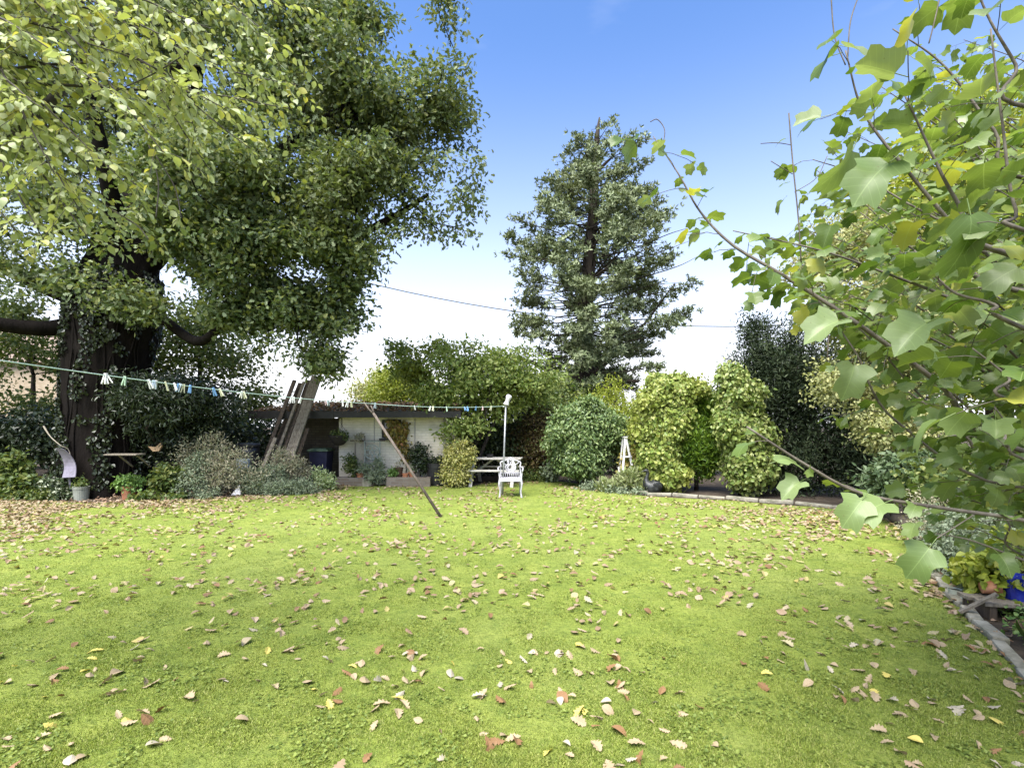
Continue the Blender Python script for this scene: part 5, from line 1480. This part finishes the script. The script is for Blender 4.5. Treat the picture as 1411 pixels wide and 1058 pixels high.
for c in PEGC:
    q = MB()
    q.prism([Vector((-.007, -.004, .014)), Vector((-.002, -.004, .014)), Vector((-.0015, -.004, -.02)), Vector((-.0085, -.004, -.062)), Vector((-.0135, -.004, -.06)), Vector((-.009, -.004, -.015))], (0, 0, 0), (0, .010, 0))
    q.prism([Vector((.002, -.004, .014)), Vector((.007, -.004, .014)), Vector((.009, -.004, -.015)), Vector((.0135, -.004, -.06)), Vector((.0085, -.004, -.062)), Vector((.0015, -.004, -.02))], (0, 0, 0), (0, .010, 0))
    q.tube([Vector((-.009, .001, -.014)), Vector((.009, .001, -.014))], .0042, 6)
    me = bpy.data.meshes.new('clothes_peg'); me.from_pydata(q.v, [], q.f); me.materials.append(pm[c]); pmesh[c] = me
proto = None
PEGLAB = {145: 'white clothes peg on the line in front of the oak trunk, with a twin beside it', 172: 'pale green peg right of the oak trunk middle'}
nth = {}
def px_of(p): return 705.5 + F * p.x / p.y
tot = {}
for x_, c in pegs: tot[c] = tot.get(c, 0) + 1
for x_, c in pegs:
    for a, b_ in zip(allp, allp[1:]):
        if px_of(a) <= x_ <= px_of(b_):
            p = a.lerp(b_, (x_ - px_of(a)) / (px_of(b_) - px_of(a))); break
    if proto is None:
        o = bpy.data.objects.new('clothes_peg', pmesh[c]); proto = o
    else: o = proto.copy()
    o.data = pmesh[c]; COL.objects.link(o)
    o.location = p
    o.rotation_euler = (random.uniform(-.3, .3), random.uniform(-.35, .35), random.uniform(-1.2, 1.2)); s_ = random.uniform(1.15, 1.45); o.scale = (s_ * 1.15, s_ * 1.2, s_)
    where = 'before oak trunk and dark shrub' if x_ < 345 else ('before the leaning timber' if x_ < 440 else ('left of the prop' if x_ < 507 else 'between prop and metal post'))
    tag(o, f'{c} plastic peg clipped on the washing line {where}', 'peg', f'{c} clothes pegs {where}')

# ================================================================== RIGHT: STAND, BIRD, EDGING
sD = 12.9
ap = P(862.5, 603, sD)
fl, frr = P(856, HZ + F * CH / sD, sD), P(878, HZ + F * CH / sD, sD)
fl.z = frr.z = 0
st_ = thing('step_ladder', 'white A shaped wooden step ladder standing among the plants right of the round bush', 'ladder', Vector((ap.x, sD, 0)))
for nm_, foot in (('front_rail', frr), ('rear_rail', fl)):
    for dy in (0, .36):
        q = MB(); q.bar(foot + Vector((0, dy * 1.1, 0)), ap + Vector((0 if nm_ == 'front_rail' else -.012, .02 + dy * .8, 0)), .05 if dy == 0 else .035, .028, up=(0, 1, 0)); q.build(nm_, WHITE_M, st_)
def onr(foot, z, dy=0): return foot.lerp(ap, z / ap.z) + Vector((0, dy, 0))
for z in (.32, .58, .85):
    q = MB(); a_ = onr(frr, z); q.box((a_.x, a_.y + .19, z), (.11, .36, .022)); q.build('tread', WHITE_M, st_)
q = MB(); z = P(0, 629, sD).z; q.bar(onr(fl, z) + Vector((0, -.03, 0)), onr(frr, z) + Vector((0, -.03, 0)), .02, .04); q.build('stay', WHITE_M, st_)
q = MB(); q.box(ap + Vector((0, .19, .012)), (.07, .42, .024)); q.build('top_cap', WHITE_M, st_)
q = MB(); q.tube([P(856, 668, 12.6), P(852, 643, 12.6)], .012, 6); o = q.build('plant_stake', WHITE_M, loc=(P(856, 668, 12.6).x, 12.6, 0)); tag(o, 'short white stake leaning left of the step ladder', 'stake')

# black bird ornament
oc = P(901, 672, 12.15); oz = oc.z
bird = thing('bird_ornament', 'black metal swan like garden bird sitting behind the stone edge', 'ornament', Vector((oc.x, 12.15, 0)))
q = MB()
body = [(.25, .10, .012), (.21, .09, .05), (.13, .05, .13), (.03, .0, .18), (-.07, .01, .175), (-.15, .06, .12), (-.18, .13, .07), (-.175, .20, .045), (-.155, .27, .038), (-.15, .33, .036), (-.17, .375, .045), (-.215, .38, .035), (-.255, .365, .015), (-.295, .35, .007)]
sp_ = spline([Vector((oc.x + a, 12.15, .18 + b_)) for a, b_, _ in body], 3)
rr = np.interp(np.linspace(0, len(body) - 1, len(sp_)), range(len(body)), [c for _, _, c in body])
q.tube(sp_, list(rr), 14)
q.build('body', SWANM, bird, smooth=True)
for s_ in (-1, 1):
    q = MB(); q.lathe([(.004, -.025), (.09, -.015), (.115, 0), (.09, .015), (.004, .025)], Vector((oc.x + .045, 12.15 + s_ * .155, .215)), 16, Matrix.Rotation(R(90 - s_ * 8), 3, 'X')); o = q.build('wing', SWANM, bird, smooth=True)

def edging(pts, L, group, lab, h=.10, w_=.16):
    pts = [Vector(p) for p in pts]
    acc = []
    for a, b_ in zip(pts, pts[1:]):
        d = (b_ - a); k = max(1, round(d.length / L))
        for i in range(k): acc.append((a.lerp(b_, i / k), a.lerp(b_, (i + 1) / k)))
    for a, b_ in acc:
        q = MB(); d = (b_ - a).normalized(); c = (a + b_) / 2
        hh_ = h * random.uniform(.8, 1.15)
        q.bar(Vector((a.x, a.y, hh_ / 2)) + d * .012, Vector((b_.x, b_.y, hh_ / 2)) - d * random.uniform(.004, .03), w_ * random.uniform(.85, 1.1), hh_)
        o = q.build('edging_stone', STONE, loc=(c.x, c.y, 0), bevel=.018)
        o.rotation_euler = (random.uniform(-.04, .04), random.uniform(-.07, .07), random.uniform(-.09, .09))
        tag(o, lab, 'stone', group)


off = Vector((.05, .12, 0))
edging([G(868, 680) + off, G(890, 683) + off, G(1000, 689) + off, G(1150, 701) + off, G(1222, 714) + off], .62, 'stones edging the far right bed', 'low pale stone in the row in front of the ivy columns and yew', .075, .13)
edging([Vector((5.05, 6.3, 0)), Vector((4.64, 5.73, 0)), Vector((3.95, 4.48, 0)), Vector((3.56, 3.735, 0)), Vector((3.30, 3.3, 0)), Vector((2.85, 2.5, 0))], .48, 'stones edging the near right bed', 'mossy pale stone in the curved row beside the lobed leaf tree', .055, .095)
# log under the drift
lg = MB(); a_, b2 = G(1222, 716), G(1262, 748); lg.tube(spline([a_ + Vector((.1, .1, .09)), (a_ + b2) / 2 + Vector((.15, .1, .11)), b2 + Vector((.15, .1, .08))], 4), [.11, .10, .105, .11, .10, .1, .09, .09, .08], 10, jit=.08)
tag(lg.build('fallen_log', BARKG, loc=a_, smooth=True), 'grey brown log lying at the edge of the leaf drift', 'log')

# near right clutter: board, pots
e0, e1 = P(1349, 846, 4.3), P(1510, 853, 4.15)
bz = .13
e0.z = e1.z = bz
bnch = thing('low_bench', 'low weathered grey board bench at the right edge under the blue pot', 'bench', Vector((e0.x, e0.y, 0)))
for k in range(2):
    q = MB(); q.bar(e0 + Vector((.0, .16 * k, 0)), e1 + Vector((.0, .16 * k, 0)), .14, .03); q.build('board', PLANK, bnch, bevel=.004)
for t in (.08, .5, .95):
    q = MB(); c = e0.lerp(e1, t); q.box((c.x, c.y + .08, bz / 2 - .008), (.06, .26, bz - .016)); q.build('support', PLANKD, bnch)
pot('glazed_pot', 'shiny cobalt blue glazed pot standing on the low bench', 'pot', e0.lerp(e1, .43) + Vector((.02, .10, .016)), .13, .24, BLUEG, IVYG, LS, .14, .1, 18, 8, .05)
pot('clay_pot', 'orange brown clay pot lying tipped over on the low bench', 'pot', e0.lerp(e1, .15) + Vector((.02, .16, .075)), .062, .125, TERR, None, tilt=Matrix.Rotation(R(78), 3, 'Y') @ Matrix.Rotation(R(20), 3, 'X'))
q = MB(); q.bar(P(1322, 843, 4.3) + Vector((0, 0, .0)), P(1374, 818, 4.2), .05, .018); tag(q.build('wood_offcut', PLANK, loc=P(1322, 843, 4.3)), 'pale wooden offcut leaning against the tipped clay pot', 'offcut')
for (x_, y_, D_, lab) in ((1316, 822, 4.75, 'small pale plastic plant pot nearer the lawn by the edging stones'), (1333, 828, 4.6, 'small pale plastic plant pot closer to the clay pot')):
    c = P(x_, y_, D_); c.z = .0
    pot('plant_pot', lab, 'pot', c, .055, .10, solid('pale_pot_plastic', (.48, .5, .42), (.36, .38, .3), rough=.6), None, rim=False)

# ================================================================== LEFT BED THINGS
q = MB()
def shd(px, py, D): return P(px, py, D - .3)
n0 = []
for i in range(9):
    t = i / 8
    n0.append((shd(76.5 + 9 * t, 617 + 41 * t, 11.5 + .0 * t) + Vector((0, .12 * math.sin(PI * t), 0)), shd(88 + 15.5 * t ** .85, 619 + 38 * t, 11.42) + Vector((0, .12 * math.sin(PI * t), 0))))
vs2 = [p for a, b_ in n0 for p in (a, b_, a + Vector((.0, .02, 0)), b_ + Vector((0, .02, 0)))]
fs2 = []
for i in range(8):
    k = i * 4
    fs2 += [(k, k + 1, k + 5, k + 4), (k + 2, k + 6, k + 7, k + 3), (k, k + 4, k + 6, k + 2), (k + 1, k + 3, k + 7, k + 5)]
fs2 += [(0, 2, 3, 1), (32, 33, 35, 34)]
q.add(vs2, fs2)
q.bar(shd(90, 652, 11.5) + Vector((0, .1, 0)), Vector((shd(90, 652, 11.5).x, 11.35, 0)), .04, .02)
tag(q.build('curved_panel', LILAC, loc=(shd(90, 650, 11.5).x, 11.5, 0), smooth=False), 'curved pale lilac plastic panel standing in the bed below the oak', 'panel')
c = G(113, 668 + 18); pot('stone_pot', 'pale grey stone pot right of the lilac plastic panel', 'pot', Vector((P(112, 0, 11.2).x, 11.2, .0)), .15, .30, solid('pale_stone', (.22, .235, .20), (.15, .16, .13), rough=.9, bump=.5), MIDL, LS, .14, .12, 20, 10, .06, taper=.9)
c = Vector((P(178, 588, 11.3).x, 11.3, 0)); pot('clay_pot', 'terracotta pot with pale green leaves in front of the oak trunk', 'pot', c, .16, .30, TERR, FRESH, LW, .26, .14, 50, 12, .07, taper=.75)
sh = MB(); c = P(172, 626, 11.05); sh.box(c, (.70, .28, .03)); sh.bar(c + Vector((-.2, .08, -.015)), c + Vector((-.2, .5, -.3)), .03, .03); sh.bar(c + Vector((.2, .08, -.015)), c + Vector((.2, .5, -.3)), .03, .03)
tag(sh.build('tree_shelf', PLANK, loc=c, bevel=.004), 'small wooden shelf fixed to the ivy clad oak trunk', 'shelf')
q = MB(); c = P(214, 616, 11.9); q.prism([c + Vector(v) for v in ((-.17, 0, .02), (-.06, 0, -.10), (.08, 0, -.09), (.15, 0, .03), (.12, 0, .10), (.0, 0, .0))], (0, 0, 0), (0, .05, 0))
tag(q.build('wood_slab', solid('cut_wood', (.42, .28, .16), (.3, .2, .11), rough=.8), loc=c), 'tan sawn slab of wood wedged in the dark evergreen shrub', 'slab')
q = MB(); q.tube(spline([P(60, 587, 11.3), P(70, 602, 11.3), P(84, 614, 11.3), P(96, 623, 11.4), P(100, 665, 11.4)], 4), [.018, .018, .016, .012, .01, .01, .01, .009, .009, .008, .008, .008, .008, .008, .008, .008, .008], 6)
tag(q.build('dead_branch', solid('bare_wood', (.34, .30, .24), (.2, .17, .13), rough=.9), loc=P(96, 623, 11.4)), 'pale bare stick leaning above the lilac plastic panel', 'stick')
c = Vector((P(342, 588, 13).x, 13, 0)); wb = thing('water_butt', 'black plastic water butt standing left of the leaning timber', 'water butt', c)
q = MB(); q.lathe([(.24, 0), (.27, .3), (.285, .6), (.27, .95), (.26, 1.1), (.01, 1.1)], c, 22); q.build('body', BLKP, wb, smooth=True)
q = MB(); q.lathe([(.01, 1.1), (.285, 1.1), (.29, 1.15), (.26, 1.18), (.01, 1.2)], c, 22); q.build('lid', BLKP, wb, smooth=False)
pot('tall_pot', 'pale blue grey tall pot in front of the black water butt', 'pot', Vector((P(335, 588, 12.4).x, 12.4, 0)), .15, .82, solid('pale_blue_glaze', (.42, .48, .54), (.34, .4, .46), rough=.4), None, rim=False, taper=.8)
q = MB(); c = Vector((P(378, 588, 12.4).x, 12.4, 0)); q.lathe([(.07, 0), (.07, .22), (.05, .26), (.055, .34), (.06, .40), (.035, .47), (.03, .49), (.045, .53), (.035, .57), (.005, .59)], c, 14)
tag(q.build('garden_statue', WHITE_M, loc=c, smooth=True), 'small whitish garden statuette among the grey foliage below the timber', 'statue')
q = MB(); c = Vector((P(325, 588, 11.85).x, 11.85, 0)); q.add([c + Vector(v) for v in ((-.12, 0, .02), (.11, 0, .02), (.10, .10, .02), (-.10, .12, .02), (.07, .03, .27), (.02, .06, .22))], [(0, 1, 4, 5), (1, 2, 4), (2, 3, 5, 4), (3, 0, 5), (0, 3, 2, 1)])
tag(q.build('white_stone', WHITE_M, loc=c, bevel=.006), 'pointed white stone at the front of the silvery shrub', 'stone')

# ---- bed plants
def bed(name, label, px, D, blobs, ncl, per, size, m, tm=LS, sig=.06, cat='plant', **kw):
    return plant(name, label, cat, Vector((P(px, 588, D).x, D, 0)), blobs, ncl, per, sig, size, m, BARKG, tm, crown='foliage', stem='stem', wood_n=30, rtip=.0025, zmin=.015, **kw)


bed('leafy_perennial', 'leafy green perennial at the far left edge of the bed', 16, 11.3, [blob(14, 645, 11.4, .35, .35, .25), blob(28, 668, 11.3, .3, .28, .25), blob(5, 665, 11.3, .3, .3, .25)], 130, 14, .10, MIDL, LW)
bed('ground_cover', 'fresh green low plants along the front of the left bed', 30, 11.15, [blob(30, 686, 11.15, .45, .12, .18), blob(60, 684, 11.15, .3, .13, .2), blob(-25, 684, 11.2, .6, .16, .25), blob(0, 688, 11.1, .4, .1, .2)], 170, 14, .075, MIDL, LS)
bed('variegated_bush', 'dark bush with white flecked leaves left of the lilac seat', 72, 11.3, [blob(72, 672, 11.35, .33, .26, .25), blob(92, 682, 11.2, .25, .16, .2)], 110, 16, .07, leafmat('flecked_leaves', [(.03, .05, .02), (.05, .08, .03), (.04, .06, .02), (.35, .38, .28)], trans=.2), LS)
bed('green_hellebore', 'mid green leafy clump behind and right of the terracotta pot', 220, 11.4, [blob(205, 690, 11.1, .4, .12, .2), blob(232, 660, 11.5, .3, .35, .25), blob(240, 690, 11.15, .25, .12, .2)], 150, 14, .08, MIDL, LW)
bed('silver_shrub', 'tall silvery shrub with fluffy seed heads left of the water butt', 300, 11.9, [blob(285, 622, 12, .5, .45, .35), blob(318, 645, 11.9, .55, .38, .35), blob(300, 662, 11.8, .6, .35, .4), blob(262, 635, 12, .35, .4, .3), blob(345, 655, 12, .4, .3, .3)], 330, 18, .065, SEED, LN, sig=(.13, .13, .12), cat='shrub', gap=.38, gscale=2.6, droop=-.5)
bed('pale_bush', 'pale grey green small leaved bush at the left front of the silvery shrub', 264, 11.5, [blob(264, 666, 11.5, .34, .32, .28), blob(272, 640, 11.7, .25, .3, .2), blob(285, 684, 11.4, .3, .16, .25)], 210, 20, .045, GREYL, LS, cat='bush')
bed('catmint_mound', 'blue grey low mound of foliage spilling onto the lawn below the timber', 395, 11.9, [blob(350, 672, 12, .35, .18, .25), blob(385, 674, 12, .45, .16, .28), blob(415, 674, 12.2, .4, .15, .25), blob(375, 655, 12.3, .4, .25, .25), blob(340, 660, 12.2, .25, .25, .2)], 330, 20, .075, GREYL, LN, sig=.07, droop=-.1)
bed('buddleia', 'dull grey and brown tangled shrub at the foot of the pale beam', 395, 12.5, [blob(398, 640, 12.5, .30, .32, .25), blob(385, 632, 12.5, .2, .3, .2), blob(412, 648, 12.6, .25, .25, .2)], 150, 16, .06, SEED, LN, cat='shrub')
bed('spurge_plant', 'pale lime green upright spurge at the right end of the left bed', 444, 12.8, [blob(444, 662, 12.8, .22, .2, .2), blob(438, 652, 12.85, .1, .12, .1), blob(451, 665, 12.75, .14, .12, .1)], 90, 14, .085, leafmat('spurge_leaves', [(.22, .30, .12), (.3, .37, .18), (.38, .42, .24)], trans=.2), LN, droop=-.4)
# around the far beds
bed('flowering_plant', 'small pale leaved plant with a red flower left of the round bush', 762, 14.8, [blob(760, 650, 14.8, .26, .16, .2), blob(766, 640, 14.9, .12, .15, .1)], 70, 14, .09, GREYL, LW)
q = MB(); c = P(764.5, 636, 14.7)
for k in range(9): q.lathe([(.004, -.02), (.05, -.01), (.055, .012), (.004, .03)], c + rv() * .035, 8, Matrix.Rotation(random.uniform(0, 6), 3, 'X'))
tag(q.build('red_flower', solid('red_petals', (.45, .05, .035), (.3, .03, .02), rough=.5), loc=c, smooth=True), 'single red flower head beside the round laurel bush', 'flower')
bed('low_shrubs', 'low dull green plants under the copper shrub', 735, 15.3, [blob(725, 655, 15.2, .5, .2, .3), blob(748, 658, 15.1, .4, .14, .3)], 120, 14, .08, MIDL)
bed('iris_clump', 'strappy green leaves round the feet of the white step ladder', 860, 12.6, [blob(868, 664, 12.5, .30, .22, .25), blob(845, 672, 12.6, .35, .12, .2), blob(880, 672, 12.4, .2, .12, .2)], 130, 12, .16, leafmat('iris_leaves', [(.16, .2, .07), (.22, .26, .11), (.28, .3, .16)], trans=.2), LN, droop=-1.0)
bed('creeping_plant', 'flat pale grey green plants spilling over the lawn edge by the step ladder', 850, 12.5, [blob(825, 673, 12.9, .5, .07, .25), blob(860, 679, 12.3, .5, .08, .25), blob(880, 682, 12, .3, .06, .2)], 190, 14, .06, GREYL, LS)
bed('orange_perennial', 'yellow brown fading leaves behind the white step ladder', 878, 13.2, [blob(875, 630, 13.2, .3, .3, .2), blob(868, 645, 13.1, .25, .2, .2)], 110, 14, .085, leafmat('fading_leaves', [(.34, .30, .08), (.42, .34, .10), (.30, .24, .07), (.2, .24, .05)], trans=.3), LW)
# right border
bed('grey_santolina', 'small leaved grey green plants filling the near right bed', 1320, 5.4, [blob(1320, 760, 5.4, .3, .28, .28), blob(1345, 740, 5.6, .35, .35, .3), blob(1375, 770, 5.1, .3, .25, .3), blob(1312, 728, 6, .3, .25, .3), blob(1335, 795, 5.0, .22, .12, .2)], 420, 18, .034, GREYL, LS + LW)
bed('lemon_balm', 'bright yellow green leafy plant beside the blue pot', 1370, 4.5, [blob(1375, 785, 4.5, .22, .16, .2), blob(1405, 765, 4.5, .25, .25, .2), blob(1350, 790, 4.7, .15, .1, .15)], 130, 12, .075, LIME, LW)
bed('bramble_plants', 'mixed mid green plants at the back of the right bed', 1370, 6.6, [blob(1380, 700, 6.5, .7, .5, .5), blob(1330, 690, 7, .6, .4, .5), blob(1450, 680, 6, .9, .7, .6), blob(1300, 670, 7.6, .5, .5, .4)], 420, 18, .075, MIDL, LW, sig=.1)
bed('white_campion', 'spindly pale plants with white specks by the upper right bed', 1285, 6.9, [blob(1290, 700, 6.9, .28, .3, .25), blob(1268, 725, 6.7, .2, .15, .2)], 130, 16, .032, SEED, LS)
bed('creeping_jenny', 'small round leaved weeds along the edging stones of the near right bed', 1330, 4.5, [(4.55, 4.95, .05, .2, .3, .12), (4.25, 4.45, .05, .16, .2, .10), (4.05, 3.75, .06, .2, .3, .12), (4.95, 5.65, .05, .2, .25, .12), (3.75, 3.2, .07, .2, .3, .12)], 230, 14, .034, FRESH, LW)
bed('grass_tuft', 'long arching grass blades in the bottom right corner', 1400, 3.3, [(3.62, 3.15, .12, .14, .2, .1), (3.4, 2.7, .12, .14, .2, .1), (3.85, 3.5, .12, .12, .15, .1)], 40, 8, .17, MIDL, [tmpl_simple(.03, .1, .5), tmpl_simple(.035, .1, .8)], droop=-.6)

# overhead cable far behind
pts_ = [P(x_, 450 - 2.47e-4 * (1000 - x_) ** 2, 30) for x_ in range(-200, 1801, 40)]
q = MB(); q.tube(pts_, .028, 5)
tag(q.build('overhead_cable', BLACK, loc=pts_[25]), 'thin dark overhead cable crossing the sky behind the trees', 'cable')
